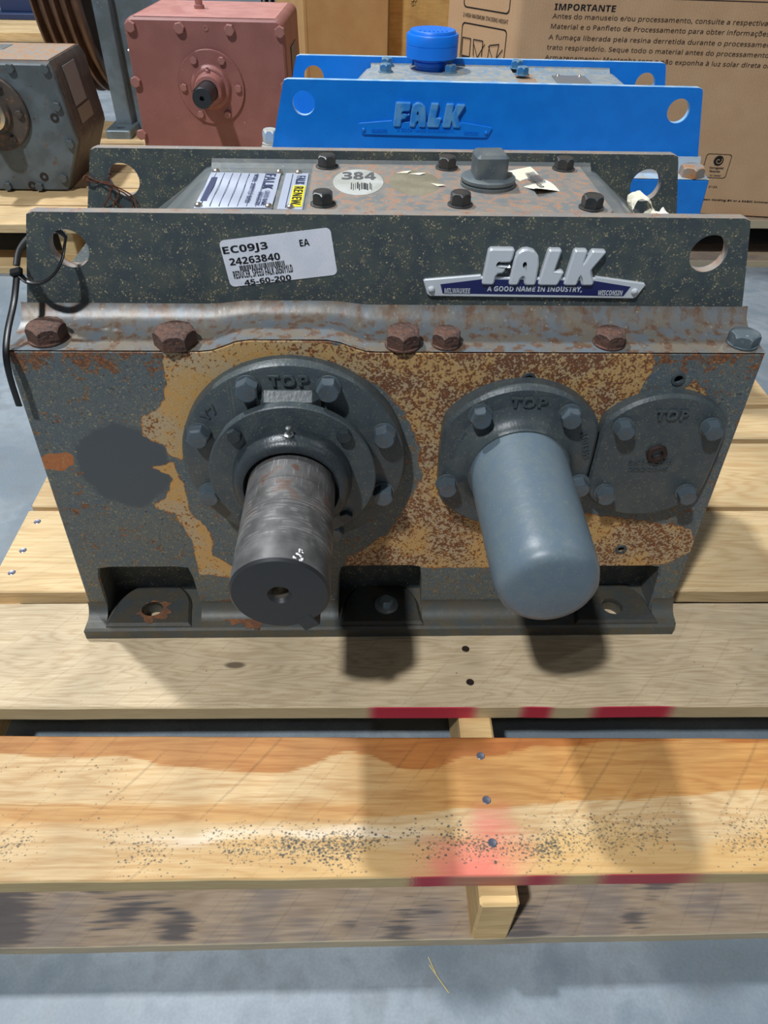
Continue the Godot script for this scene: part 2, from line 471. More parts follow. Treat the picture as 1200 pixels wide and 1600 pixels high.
# sawn timber: u along the board, the top face in v 0..0.8, its front edge in v 0.8..1
func wood_tex(sd: int, w: int, h: int, a: Vector3, b: Vector3, o := {}) -> ImageTexture:
	var n1 := nz(sd, w, h, 0.012, 4, 8, 1)
	var n2 := nz(sd + 1, w, h, 0.16, 3, 20, 1)
	var n3 := nz(sd + 2, w, h, 0.40, 2, 14, 1)
	var n4 := nz(sd + 3, w, h, 0.01, 3, 2, 2)
	var n5 := nz(sd + 4, w, h, 0.22, 2)
	var saw: float = o.get("saw", 0.0)
	var d := PackedByteArray()
	d.resize(w * h * 3)
	var knots: Array = o.get("knots", [])
	var freq: float = o.get("rings", 16.0)
	for j in h:
		var v := float(j) / h
		for i in w:
			var k := j * w + i
			var u := float(i) / w
			var r: float = v * 1.0 + (n1[k] / 255.0 - 0.5) * 0.35
			var near := 0.0
			for kn in knots:
				var dx: float = (u - kn[0]) * w / h / kn[3]
				var dy: float = v - kn[1]
				var q := dx * dx + dy * dy
				var e := exp(-q / (kn[2] * kn[2]))
				r += e * kn[4] * (1.0 if dy > 0 else -1.0) * 0.5
				if kn.size() > 5: near = maxf(near, smooth(kn[5], kn[5] * 0.5, sqrt(dx * dx * 2.0 + dy * dy)))
			var ring := 0.5 + 0.5 * sin(r * freq * TAU)
			ring = ring * ring
			var t: float = 0.36 * ring + 0.46 * (n2[k] / 255.0 - 0.1) + 0.34 * (n3[k] / 255.0 - 0.1)
			var c := a.lerp(b, t)
			c *= 0.92 + 0.16 * n4[k] / 255.0
			if saw > 0.0:
				var sl := u * w / h + v * 0.62 + v * v * 0.2
				var sw := sin(sl * 61.0) * 0.4 + sin(sl * 97.0 + 1.0) * 0.35 + sin(sl * 143.0 + 2.0) * 0.25
				c *= 1.0 - saw * smooth(0.45, 0.75, sw) * smooth(0.35, 0.7, n5[k] / 255.0 * 0.5 + n4[k] / 255.0 * 0.5)
			if near > 0.0: c = c.lerp(b * 0.62, near)
			if o.has("paint"): c = o.paint.call(c, u, v, n4[k] / 255.0, n5[k] / 255.0, n2[k] / 255.0)
			d[k * 3] = int(clampf(c.x, 0, 255)); d[k * 3 + 1] = int(clampf(c.y, 0, 255)); d[k * 3 + 2] = int(clampf(c.z, 0, 255))
	# scattered dots: [count, u from, u to, v middle, v spread, largest radius, tone]
	var rng := RandomNumberGenerator.new()
	rng.seed = sd
	for q in o.get("dots", []):
		for m in q[0]:
			var x := int(lerpf(q[1], q[2], rng.randf()) * w)
			var y := int(clampf(rng.randfn(q[3], q[4]), 0.0, 0.79) * h)
			if n4[clampi(y * w + x, 0, w * h - 1)] < 90 + rng.randi() % 70: continue
			var r: float = 0.5 + q[5] * pow(rng.randf(), 2.0)
			var al := rng.randf_range(0.4, 0.9)
			for dy in range(-5, 6):
				for dx in range(-6, 7):
					var wt := clampf(r + 0.5 - sqrt(dx * dx * 0.8 + dy * dy), 0.0, 1.0) * al
					var px := x + dx
					var py := y + dy
					if wt <= 0.0 or px < 0 or px >= w or py < 0 or py >= h: continue
					var kk := (py * w + px) * 3
					d[kk] = int(lerpf(d[kk], q[6].x, wt)); d[kk + 1] = int(lerpf(d[kk + 1], q[6].y, wt)); d[kk + 2] = int(lerpf(d[kk + 2], q[6].z, wt))
	return tex(d, w, h)

# ---------------------------------------------------------------- shared small shapes
func bolt_mesh(af: float, hh: float, wr := 0.0, dome := false) -> ArrayMesh:
	var key := "bolt%.4f_%.4f_%.4f" % [af, hh, wr]
	if cache.has(key): return cache[key]
	var b := MB.new()
	var y := 0.0
	if wr > 0.0:
		y = maxf(0.0014, hh * 0.13)
		b.lathe([Vector2(wr, 0), Vector2(wr, y * 0.8), Vector2(wr * 0.95, y), Vector2(af * 0.3, y)], 28)
	var R := af / sqrt(3.0)
	var n := 24
	var lo := []
	var mid := []
	var tp := []
	for k in n + 1:
		var t := TAU * k / n
		var sect := fposmod(t, PI / 3) - PI / 6
		var r := af * 0.5 / cos(sect)
		var drop := (r - af * 0.5) / (R - af * 0.5)
		lo.append(Vector3(cos(t) * r, y, sin(t) * r))
		mid.append(Vector3(cos(t) * r, y + hh * (0.94 - 0.22 * drop * drop), sin(t) * r))
		tp.append(Vector3(cos(t), 0, sin(t)) * af * 0.45 + Vector3(0, y + hh, 0))
	for k in n:
		var a: float = TAU * (floor(k / 4.0) * 4.0 + 2.0) / n
		var q := Vector3(cos(a), 0, sin(a))
		b.quad(lo[k], lo[k + 1], mid[k + 1], mid[k], q)
		b.quadn(mid[k], mid[k + 1], tp[k + 1], tp[k], (q + Vector3.UP * 1.2).normalized(), (q + Vector3.UP * 1.2).normalized(), (q * 0.3 + Vector3.UP).normalized(), (q * 0.3 + Vector3.UP).normalized())
		b.tri(tp[k], tp[k + 1], Vector3(0, y + hh * (1.02 if dome else 0.97), 0), Vector3.UP, Vector3.UP, Vector3.UP)
	cache[key] = b.mesh()
	return cache[key]
func nail_mesh(r: float) -> ArrayMesh:
	var key := "nail%.4f" % r
	if cache.has(key): return cache[key]
	var b := MB.new()
	b.lathe([Vector2(r, -0.0005), Vector2(r, 0.0009), Vector2(r * 0.85, 0.0014), Vector2(r * 0.5, 0.0012), Vector2(0.0001, 0.0011)], 14)
	cache[key] = b.mesh()
	return cache[key]
func lathed(pr: Array, segs := 56, basis := FRONT, at := Vector3.ZERO) -> ArrayMesh:
	var b := MB.new()
	b.xf = Transform3D(basis, at)
	b.lathe(pr, segs)
	return b.mesh()
func boxed(ctr: Vector3, size: Vector3, bev := 0.002) -> ArrayMesh:
	var b := MB.new()
	b.box(ctr, size, bev)
	return b.mesh()

# a board lying along x; its corners may be out of square
func plank_mesh(x0: float, x1: float, zb0: float, zb1: float, zf0: float, zf1: float, y0: float, y1: float, org := 0.0, span := 1.2) -> ArrayMesh:
	var b := MB.new()
	var e := 0.0018
	var U := func(x: float) -> float: return (x - org) / span
	var n := 24
	var f := FastNoiseLite.new()
	f.seed = int(zf0 * 1000.0) + 5; f.frequency = 22.0
	for k in n:
		var xa := lerpf(x0, x1, float(k) / n)
		var xb := lerpf(x0, x1, float(k + 1) / n)
		var za := lerpf(zb0, zb1, float(k) / n) + f.get_noise_2d(xa, 7.0) * 0.0012
		var zc := lerpf(zb0, zb1, float(k + 1) / n) + f.get_noise_2d(xb, 7.0) * 0.0012
		var fa := lerpf(zf0, zf1, float(k) / n) + f.get_noise_2d(xa, 1.0) * 0.0012
		var fb := lerpf(zf0, zf1, float(k + 1) / n) + f.get_noise_2d(xb, 1.0) * 0.0012
		var ua: float = U.call(xa)
		var ub: float = U.call(xb)
		b.quad(Vector3(xa, y1, za + e), Vector3(xb, y1, zc + e), Vector3(xb, y1, fb - e), Vector3(xa, y1, fa - e), Vector3.UP, Vector2(ua, 0.01), Vector2(ub, 0.01), Vector2(ub, 0.79), Vector2(ua, 0.79))
		b.quad(Vector3(xa, y1, fa - e), Vector3(xb, y1, fb - e), Vector3(xb, y1 - e, fb), Vector3(xa, y1 - e, fa), Vector3(0, 1, 1).normalized(), Vector2(ua, 0.79), Vector2(ub, 0.79), Vector2(ub, 0.81), Vector2(ua, 0.81))
		b.quad(Vector3(xa, y1 - e, fa), Vector3(xb, y1 - e, fb), Vector3(xb, y0, fb), Vector3(xa, y0, fa), Vector3.BACK, Vector2(ua, 0.81), Vector2(ub, 0.81), Vector2(ub, 0.99), Vector2(ua, 0.99))
		b.quad(Vector3(xa, y1, za + e), Vector3(xb, y1, zc + e), Vector3(xb, y1 - e, zc), Vector3(xa, y1 - e, za), Vector3(0, 1, -1).normalized(), Vector2(ua, 0.03), Vector2(ub, 0.03), Vector2(ub, 0.01), Vector2(ua, 0.01))
		b.quad(Vector3(xa, y1 - e, za), Vector3(xb, y1 - e, zc), Vector3(xb, y0, zc), Vector3(xa, y0, za), Vector3.FORWARD, Vector2(ua, 0.3), Vector2(ub, 0.3), Vector2(ub, 0.4), Vector2(ua, 0.4))
		b.quad(Vector3(xa, y0, za), Vector3(xb, y0, zc), Vector3(xb, y0, fb), Vector3(xa, y0, fa), Vector3.DOWN, Vector2(ua, 0.1), Vector2(ub, 0.1), Vector2(ub, 0.7), Vector2(ua, 0.7))
	for s in [[x0, zb0, zf0, -1.0], [x1, zb1, zf1, 1.0]]:
		b.quad(Vector3(s[0], y0, s[1]), Vector3(s[0], y0, s[2]), Vector3(s[0], y1, s[2]), Vector3(s[0], y1, s[1]), Vector3(s[3], 0, 0), Vector2(0.02, 0.2), Vector2(0.06, 0.2), Vector2(0.06, 0.24), Vector2(0.02, 0.24))
	return b.mesh()

func pallet(label: String, x0: float, x1: float, yt: float, boards: Array, stringers: Array, zs0: float, zs1: float, bottoms: Array, nails: Array, group := "") -> Node3D:
	# boards: [zb0, zb1, zf0, zf1, material]; everything stands on the floor at y -0.13
	var t := thing("wooden_pallet", label, "pallet", Vector3.ZERO, 0.0, group)
	for b in boards:
		part("deck_board", plank_mesh(x0, x1, b[0], b[1], b[2], b[3], yt - 0.022, yt, x0, x1 - x0), b[4], t)
	for s in stringers:
		var m := MB.new()
		m.box(Vector3(s, (yt - 0.022 - 0.112) / 2, (zs0 + zs1) / 2), Vector3(0.037, yt - 0.022 + 0.112, zs1 - zs0), 0.0025)
		part("stringer", m.mesh(), "wood_end", t)
	for b in bottoms:
		part("bottom_board", plank_mesh(x0, x1, b[0], b[0], b[1], b[1], -0.13, -0.112, x0, x1 - x0), b[2], t)
	for q in nails:
		part("nail", nail_mesh(q[2]), q[3], t, Vector3(q[0], yt - 0.0007, q[1]))
	return t

# ---------------------------------------------------------------- the enclosed gear reducer
const TOPY := 0.4678
var LEDGE := 0.3686
var bump_h := 0.0115
const AX := 0.257
func bump(x: float) -> float:
	var q := absf(x + 0.0925)
	return bump_h * (1.0 - smooth(0.035, 0.075, q))

func reducer(label: String, k: Dictionary, at: Vector3, turn: float, size: float) -> Node3D:
	var t := thing("gear_reducer", label, "gearbox", at, turn)
	t.scale = Vector3.ONE * size
	var full: bool = k.full
	# --- housing: trunk behind, pocketed front, foot flange
	var b := MB.new()
	var body := P([-0.3545, 0.012, 0.3530, 0.012, 0.3392, LEDGE - 0.0012, -0.3405, LEDGE - 0.0012])
	b.extrude(body, -0.303, -0.036, 0.0)
	part("housing", b.mesh(), k.body, t)
	var outline := PackedVector2Array()
	for c in [[-0.3545, 0.014], [-0.3320, 0.014], [-0.3300, 0.075], [-0.3265, 0.0905], [-0.312, 0.0925], [-0.240, 0.0925], [-0.2268, 0.0905], [-0.2235, 0.075], [-0.2205, 0.014], [-0.0560, 0.014], [-0.0540, 0.075], [-0.0510, 0.0905], [-0.040, 0.0930], [0.030, 0.0930], [0.0395, 0.0905], [0.0420, 0.075], [0.0450, 0.014], [0.2240, 0.014], [0.2230, 0.075], [0.2255, 0.0885], [0.236, 0.0905], [0.308, 0.0905], [0.3190, 0.0885], [0.3225, 0.075], [0.3270, 0.014], [0.3535, 0.014], [0.3392, LEDGE - 0.0006]]:
		outline.append(Vector2(c[0], c[1]))
	for i in range(1, 64):
		var x := lerpf(0.3392, -0.3405, i / 64.0)
		outline.append(Vector2(x, LEDGE - 0.0006 + bump(x)))
	outline.append(Vector2(-0.3405, LEDGE - 0.0006))
	var taps := [Vector2(0.127, 0.3411), Vector2(0.2668, 0.3415), Vector2(0.2667, 0.1192)]
	var holes := []
	for h in taps: holes.append(circle(h, 0.0042, 16))
	b = MB.new()
	b.extrude(outline, -0.036, 0.0, 0.0018, holes if full else [], false, Vector2.ONE)
	b.drop_top(LEDGE - 0.002, -0.004)
	for i in b.u.size():   # flat map over the front, in the picture's own frame
		b.u[i] = Vector2((b.v[i].x + 0.37) / 0.74, (0.385 - b.v[i].y) / 0.39)
	part("front_wall", b.mesh(), k.face, t)
	for s in [[-0.3545, -0.332], [-0.2205, -0.056], [0.045, 0.224], [0.327, 0.3535]]:
		b = MB.new()
		for i in 5:
			var a0 := PI / 2 * i / 5
			var a1 := PI / 2 * (i + 1) / 5
			var r := 0.019
			var p0 := Vector3(0, 0.0155 + r - r * sin(a0), r - r * cos(a0))
			var p1 := Vector3(0, 0.0155 + r - r * sin(a1), r - r * cos(a1))
			b.quadn(p0 + Vector3(s[0], 0, 0), p0 + Vector3(s[1], 0, 0), p1 + Vector3(s[1], 0, 0), p1 + Vector3(s[0], 0, 0), Vector3(0, sin(a0), cos(a0)), Vector3(0, sin(a0), cos(a0)), Vector3(0, sin(a1), cos(a1)), Vector3(0, sin(a1), cos(a1)))
		part("foot_fillet", b.mesh(), k.foot, t)
	var footp := P([-0.3562, -0.028, -0.3562, 0.329, 0.3540, 0.329, 0.3540, -0.022, 0.3510, -0.028])
	b = MB.new()
	b.xf = Transform3D(Basis(Vector3(1, 0, 0), Vector3(0, 0, -1), Vector3(0, 1, 0)), Vector3(0, 0, -0.0))
	var fh := [circle(Vector2(-0.2805, 0.0), 0.0125, 22), circle(Vector2(0.2800, 0.0), 0.0125, 22)]
	b.extrude(footp, 0.0, 0.016, 0.0025, fh)
	part("foot_flange", b.mesh(), k.foot, t)
	for x in [-0.2805, -0.004, 0.2800]:
		b = MB.new()
		b.xf = Transform3D(Basis(Vector3(1, 0, 0), Vector3(0, 0, -1), Vector3(0, 1, 0)), Vector3(x, 0, 0))
		var pad := PackedVector2Array()
		for i in 25: pad.append(Vector2(cos(PI * i / 24), sin(PI * i / 24)) * 0.046)
		pad.append(Vector2(-0.050, -0.024)); pad.append(Vector2(0.050, -0.024))
		b.extrude(pad, 0.014, 0.0205, 0.003, [circle(Vector2.ZERO, 0.0125, 22)] if absf(x) > 0.1 else [])
		part("foot_pad", b.mesh(), "pad" if full else k.foot, t)
	# --- joint flange (ledge) and the upright lifting plates
	b = MB.new()
	var nx := 60
	for i in nx:
		var xa := lerpf(-0.3405, 0.3392, float(i) / nx)
		var xb := lerpf(-0.3405, 0.3392, float(i + 1) / nx)
		var prof := [[0.0, 0.0], [-0.030, 0.001], [-0.042, 0.003], [-0.051, 0.008], [-0.0568, 0.018]]
		for j in prof.size() - 1:
			var pa: Array = prof[j]
			var pb: Array = prof[j + 1]
			var q := Vector3(0, pa[0] - pb[0], pb[1] - pa[1]).normalized()
			var qa := q if j == 0 else (q + Vector3(0, prof[j - 1][0] - pa[0], pa[1] - prof[j - 1][1]).normalized()).normalized()
			var qb := q if j == prof.size() - 2 else (q + Vector3(0, pb[0] - prof[j + 2][0], prof[j + 2][1] - pb[1]).normalized()).normalized()
			var f0: float = [1.0, 0.85, 0.6, 0.42, 0.3][j]
			var f1: float = [1.0, 0.85, 0.6, 0.42, 0.3][j + 1]
			b.quadn(Vector3(xa, LEDGE + pa[1] + bump(xa) * f0, pa[0]), Vector3(xb, LEDGE + pa[1] + bump(xb) * f0, pa[0]), Vector3(xb, LEDGE + pb[1] + bump(xb) * f1, pb[0]), Vector3(xa, LEDGE + pb[1] + bump(xa) * f1, pb[0]), qa, qa, qb, qb)
	b.quad(Vector3(-0.3405, LEDGE, -0.2465), Vector3(0.3392, LEDGE, -0.2465), Vector3(0.3392, LEDGE, -0.303), Vector3(-0.3405, LEDGE, -0.303), Vector3.UP)
	for x in [-0.3405, 0.3392]:
		for c in [[0.0, 0.0, -0.030, 0.001], [-0.030, 0.001, -0.042, 0.003], [-0.042, 0.003, -0.051, 0.008], [-0.051, 0.008, -0.0568, 0.018]]:
			b.tri(Vector3(x, LEDGE, -0.0568), Vector3(x, LEDGE + c[1], c[0]), Vector3(x, LEDGE + c[3], c[2]), Vector3(signf(x), 0, 0), Vector3(signf(x), 0, 0), Vector3(signf(x), 0, 0))
	part("joint_flange", b.mesh(), k.ledge, t)
	for z in [-0.0565, -0.2465]:
		var pl := PackedVector2Array()
		for c in [[-0.340, LEDGE - 0.0002], [0.3385, LEDGE - 0.0002], [0.3145, TOPY - 0.008], [0.3125, TOPY - 0.002], [0.3070, TOPY], [-0.305, TOPY], [-0.3105, TOPY - 0.002], [-0.3125, TOPY - 0.008]]: pl.append(Vector2(c[0], c[1]))
		var am := ArrayMesh.new()
		var mb := MB.new()
		mb.cap(MB.bridge(pl, [circle(Vector2(-0.2825, 0.4365), 0.0168, 36), circle(Vector2(0.2850, 0.4365), 0.0168, 36)]), z, Vector3.BACK, Vector2.ONE)
		mb.cap(MB.bridge(pl, [circle(Vector2(-0.2825, 0.4365), 0.0168, 36), circle(Vector2(0.2850, 0.4365), 0.0168, 36)]), z - 0.0105, Vector3.FORWARD, Vector2.ONE)
		mb.add_to(am)
		mb = MB.new()
		mb.side(pl, z, z - 0.0105, 1.0)
		mb.side(circle(Vector2(-0.2825, 0.4365), 0.0168, 36), z, z - 0.0105, -1.0)
		mb.side(circle(Vector2(0.2850, 0.4365), 0.0168, 36), z, z - 0.0105, -1.0)
		mb.add_to(am)
		part("lifting_plate", am, [k.plate, k.edge], t)
	# --- the roofed cover between the plates
	var roof := P([-0.2930, LEDGE, 0.3300, LEDGE, 0.2260, 0.4500, 0.2190, 0.4520, -0.1850, 0.4520, -0.1920, 0.4500])
	b = MB.new()
	b.extrude(roof, -0.2465, -0.0670, 0.0, [], false)
	part("cover", b.mesh(), k.roof, t)
	b = MB.new()
	b.quad(Vector3(-0.185, 0.4521, -0.2365), Vector3(0.219, 0.4521, -0.2365), Vector3(0.219, 0.4590, -0.2464), Vector3(-0.185, 0.4590, -0.2464), Vector3(0, 1, 0.8).normalized())
	for s in [[-0.185, 0.4521, -0.293, LEDGE], [0.219, 0.4521, 0.330, LEDGE]]:
		var dx := 0.006 * signf(s[0])
		b.quad(Vector3(s[0], s[1], -0.2465), Vector3(s[0], s[1], -0.2395), Vector3(s[2], s[3], -0.2395), Vector3(s[2] + dx, s[3] + 0.006, -0.2465), Vector3(signf(s[0]) * 0.6, 0.6, 0.5).normalized())
	part("weld_fillet", b.mesh(), k.roof, t)
	# inspection cover with six bolts
	b = MB.new()
	var ix := -1.0 if full else 0.2
	b.xf = Transform3D(Basis(Vector3(1, 0, 0), Vector3(0, 0, -1), Vector3(0, 1, 0)), Vector3(0, 0, -0.170))
	var px0: float = k.insp[0]
	var px1: float = k.insp[1]
	b.extrude(P([px0, -0.072, px1 - 0.004, -0.072, px1, -0.066, px1, 0.068, px0, 0.068]), 0.4519, 0.4575, 0.0012)
	part("inspection_cover", b.mesh(), k.insp_mat, t)
	for q in k.insp_bolts:
		part("bolt", bolt_mesh(0.0175, 0.0105, 0.0118), k.insp_bolt_mat, t, Vector3(q[0], 0.4575, q[1]), Vector3(0, q[0] * 9.0, 0))
	# ledge bolts
	for q in k.ledge_bolts:
		part("bolt", bolt_mesh(q[2], q[3], 0.0 if q[2] > 0.03 else q[2] * 0.58, true), q[4], t, Vector3(q[0], LEDGE + bump(q[0]) + 0.0008, q[1]), Vector3(0, q[5], 0))
	badge(t, k)
	if full: front_gear(t, k)
	return t

func badge(t: Node3D, k: Dictionary) -> void:
	# cast nameplate riveted on the front plate; its own frame is in drawing units of 0.000187 m
	var U := 0.000187
	var o := Vector3(k.badge_x - 65 * U, 0.3960 + 292 * U * 1.03, -0.0565)
	var q := func(a: Array) -> PackedVector2Array:
		var r := PackedVector2Array()
		for i in range(0, a.size(), 2): r.append(Vector2(o.x + a[i] * U, o.y - a[i + 1] * U * 1.03))
		return r
	var b := MB.new()
	b.extrude(q.call([62, 216, 70, 210, 340, 186, 344, 196, 900, 198, 903, 190, 1152, 222, 1160, 232, 1128, 292, 1114, 299, 98, 293, 84, 282]), o.z, o.z + 0.0028, 0.0008)
	var nb := part("nameplate", b.mesh(), k.badge, t)
	if k.full:
		b = MB.new()
		b.extrude(q.call([146, 232, 344, 206, 900, 210, 1086, 238, 1062, 285, 160, 277]), o.z + 0.002, o.z + 0.0030, 0.0)
		part("enamel_panel", b.mesh(), "enamel", nb)
	var shapes := [
		[[372, 55, 478, 55, 486, 62, 480, 106, 472, 120, 418, 122, 412, 134, 462, 140, 474, 132, 446, 168, 438, 174, 414, 176, 408, 220, 400, 229, 352, 229, 346, 220, 360, 66], []],
		[[478, 222, 490, 100, 500, 75, 522, 58, 548, 55, 580, 64, 602, 88, 612, 130, 611, 222, 604, 230, 562, 230, 554, 222, 550, 196, 542, 188, 534, 196, 526, 222, 519, 230, 485, 230], [542, 133]],
		[[645, 64, 652, 57, 704, 57, 711, 65, 692, 162, 728, 158, 740, 166, 722, 222, 714, 230, 630, 230, 622, 222]],
		[[768, 66, 776, 58, 826, 58, 834, 66, 826, 122, 850, 68, 858, 60, 918, 62, 924, 72, 876, 146, 872, 154, 896, 218, 890, 229, 842, 230, 834, 222, 822, 186, 816, 222, 808, 230, 756, 230, 748, 222]]]
	for s in shapes:
		var poly: PackedVector2Array = rounded(q.call(s[0]))
		b = MB.new()
		var hs := []
		if s.size() > 1 and s[1].size():
			var hole := PackedVector2Array()
			for i in 14: hole.append(Vector2(o.x + (s[1][0] + 10 * cos(TAU * i / 14)) * U, o.y - (s[1][1] + 15 * sin(TAU * i / 14)) * U))
			hs = [hole]
		b.extrude(poly, o.z, o.z + 0.0058, 0.0016, hs)
		part("raised_letter", b.mesh(), k.letters, nb)
	var small: String = k.badge_text
	words("raised_lettering", "A GOOD NAME IN INDUSTRY,", 470 * U, 24 * U, small, nb, Vector3(o.x + 378 * U, o.y - 268 * U * 1.03, o.z + 0.0029), Vector3.ZERO, 0.0006, true)
	words("raised_lettering", "MILWAUKEE", 126 * U, 15 * U, small, nb, Vector3(o.x + 168 * U, o.y - 275 * U * 1.03, o.z + 0.0029), Vector3.ZERO, 0.0006, true)
	words("raised_lettering", "WISCONSIN", 122 * U, 15 * U, small, nb, Vector3(o.x + 930 * U, o.y - 281 * U * 1.03, o.z + 0.0029), Vector3.ZERO, 0.0006, true)
	for c in [[103, 258], [1112, 262]]:
		part("rivet", lathed([Vector2(0.0033, 0), Vector2(0.0030, 0.0012), Vector2(0.0020, 0.0022), Vector2(0.0001, 0.0026)], 16), k.badge, nb, Vector3(o.x + c[0] * U, o.y - c[1] * U * 1.03, o.z + 0.0027))

func rounded(p: PackedVector2Array) -> PackedVector2Array:
	# one round of corner cutting
	var o := PackedVector2Array()
	for i in p.size():
		var a := p[i]
		var l := p[(i + p.size() - 1) % p.size()]
		var r := p[(i + 1) % p.size()]
		o.append(a.lerp(l, minf(0.3, 0.0012 / a.distance_to(l))))
		o.append(a * 0.5 + (a.lerp(l, minf(0.3, 0.0012 / a.distance_to(l))) + a.lerp(r, minf(0.3, 0.0012 / a.distance_to(r)))) * 0.25)
		o.append(a.lerp(r, minf(0.3, 0.0012 / a.distance_to(r))))
	return o

func front_gear(t: Node3D, k: Dictionary) -> void:
	var c := Vector3(-0.0925, AX, 0.0)
	# --- large bearing cover with the output shaft
	var fl := part("bearing_cover", lathed([Vector2(0.108, -0.002), Vector2(0.108, 0.013), Vector2(0.1065, 0.0165), Vector2(0.103, 0.018), Vector2(0.070, 0.018), Vector2(0.066, 0.021), Vector2(0.064, 0.030), Vector2(0.02, 0.030)], 96, FRONT, c), "flange", t)
	for i in 8:
		var a := TAU * (i + 0.5) / 8
		part("bolt", bolt_mesh(0.0185, 0.0115, 0.0115), "flange_bolt", fl, c + Vector3(sin(a) * 0.0937, cos(a) * 0.0937, 0.018), Vector3(PI / 2, 0, i * 0.37))
	words("raised_lettering", "TOP", 0.036, 0.0105, "flange", fl, c + Vector3(-0.0175, 0.0878, 0.0178), Vector3.ZERO, 0.0024, true)
	words("raised_lettering", "Y7", 0.018, 0.0085, "flange", fl, c + Vector3(-0.078, 0.049, 0.0178), Vector3(0, 0, 0.75), 0.0012, true)
	var b := MB.new()
	b.box(c + Vector3(0.0, 0.073, 0.0215), Vector3(0.058, 0.024, 0.017), 0.0082)
	part("boss", b.mesh(), "flange", fl)
	var d2 := part("seal_plate", lathed([Vector2(0.0785, 0.030), Vector2(0.0790, 0.031), Vector2(0.0790, 0.0385), Vector2(0.0780, 0.0395), Vector2(0.045, 0.0395)], 96, FRONT, c), "flange", t)
	for i in 4:
		var a := TAU * (i + 0.5) / 4
		part("bolt", bolt_mesh(0.0125, 0.0058, 0.0), "flange_dark", d2, c + Vector3(sin(a) * 0.070, cos(a) * 0.070, 0.0395), Vector3(PI / 2, 0, i * 0.5))
	var hub := part("seal_housing", lathed([Vector2(0.0565, 0.0393), Vector2(0.0560, 0.048), Vector2(0.0545, 0.055), Vector2(0.0515, 0.0595), Vector2(0.0475, 0.061), Vector2(0.0445, 0.0605), Vector2(0.0435, 0.055), Vector2(0.040, 0.052)], 96, FRONT, c), "hub", t)
	part("grease_nipple", lathed([Vector2(0.0042, 0), Vector2(0.0042, 0.003), Vector2(0.0022, 0.0035), Vector2(0.0018, 0.007), Vector2(0.0027, 0.0085), Vector2(0.0024, 0.0108), Vector2(0.0001, 0.0118)], 16, Basis.IDENTITY), "nipple", hub, c + Vector3(0.001, 0.0548, 0.0505), Vector3(0.12, 0, 0))
	var sr := 0.0405
	var zt := 0.1885
	b = MB.new()
	b.xf = Transform3D(FRONT, c)
	b.lathe([Vector2(sr, 0.045), Vector2(sr, zt - 0.0022)], 96)
	var sh := part("shaft", b.mesh(), "shaft", t)
	b = MB.new()
	b.xf = Transform3D(FRONT, c)
	b.lathe([Vector2(sr, zt - 0.0022), Vector2(sr - 0.0022, zt), Vector2(0.0098, zt), Vector2(0.0072, zt - 0.003)], 96)
	part("shaft_end", b.mesh(), "shaft_end", sh)
	b = MB.new()
	b.xf = Transform3D(FRONT, c)
	b.lathe([Vector2(0.0072, zt - 0.003), Vector2(0.0068, zt - 0.026), Vector2(0.0001, zt - 0.030)], 28)
	part("centre_hole", b.mesh(), "bare_steel", sh)
	var ka := -1.03
	b = MB.new()
	b.xf = Transform3D(Basis(Vector3.BACK, ka + PI / 2), c + Vector3(cos(ka), sin(ka), 0) * (sr - 0.0005))
	b.box(Vector3(0, 0, 0.135), Vector3(0.0150, 0.0150, 0.1080), 0.0006)
	part("shaft_key", b.mesh(), "shaft_end", sh)
	b = MB.new()
	b.xf = Transform3D(FRONT, c)
	var rng := RandomNumberGenerator.new()
	rng.seed = 4
	for i in 16:   # a flake of white paint near the end
		var a := -PI / 2 + 0.40 + rng.randf_range(-0.10, 0.10)
		var y := zt - 0.010 + rng.randf_range(-0.006, 0.006)
		var r := sr + 0.0002
		var w := rng.randf_range(0.02, 0.05)
		var hh := rng.randf_range(0.001, 0.003)
		var p := [Vector3(cos(a) * r, y, sin(a) * r), Vector3(cos(a + w) * r, y + rng.randf_range(-0.001, 0.001), sin(a + w) * r), Vector3(cos(a + w) * r, y + hh, sin(a + w) * r), Vector3(cos(a) * (r + 0.0004), y + hh, sin(a) * (r + 0.0004))]
		b.quad(p[0], p[1], p[2], p[3], Vector3(cos(a), 0, sin(a)))
	part("paint_fleck", b.mesh(), "white_paint", sh)
	# --- middle cover with the shaft guard
	c = Vector3(0.1245, AX, 0.0)
	b = MB.new()
	b.extrude(flatted(c, 0.086, 0.0755), -0.002, 0.018, 0.003)
	var f2 := part("guard_flange", b.mesh(), "flange", t)
	for q in [[-0.0417, 0.0572], [0.0417, 0.0572], [-0.0665, -0.0255], [0.0665, -0.0255]]:
		part("bolt", bolt_mesh(0.0170, 0.0115, 0.0115), "flange_bolt", f2, c + Vector3(q[0], q[1], 0.018), Vector3(PI / 2, 0, q[0] * 20.0))
	words("raised_lettering", "TOP", 0.034, 0.0105, "flange", f2, c + Vector3(-0.0155, 0.0655, 0.0178), Vector3.ZERO, 0.0024, true)
	words("raised_lettering", "1155167", 0.033, 0.0065, "flange", f2, c + Vector3(-0.0615, 0.004, 0.0178), Vector3(0, 0, 1.15), 0.0012, true)
	words("raised_lettering", "1101355", 0.033, 0.0065, "flange", f2, c + Vector3(0.0560, 0.037, 0.0178), Vector3(0, 0, -1.30), 0.0012, true)
	part("neck", lathed([Vector2(0.070, 0.0175), Vector2(0.062, 0.0190), Vector2(0.0545, 0.023), Vector2(0.0505, 0.029), Vector2(0.0490, 0.033), Vector2(0.040, 0.0335)], 96, FRONT, c), "flange", f2)
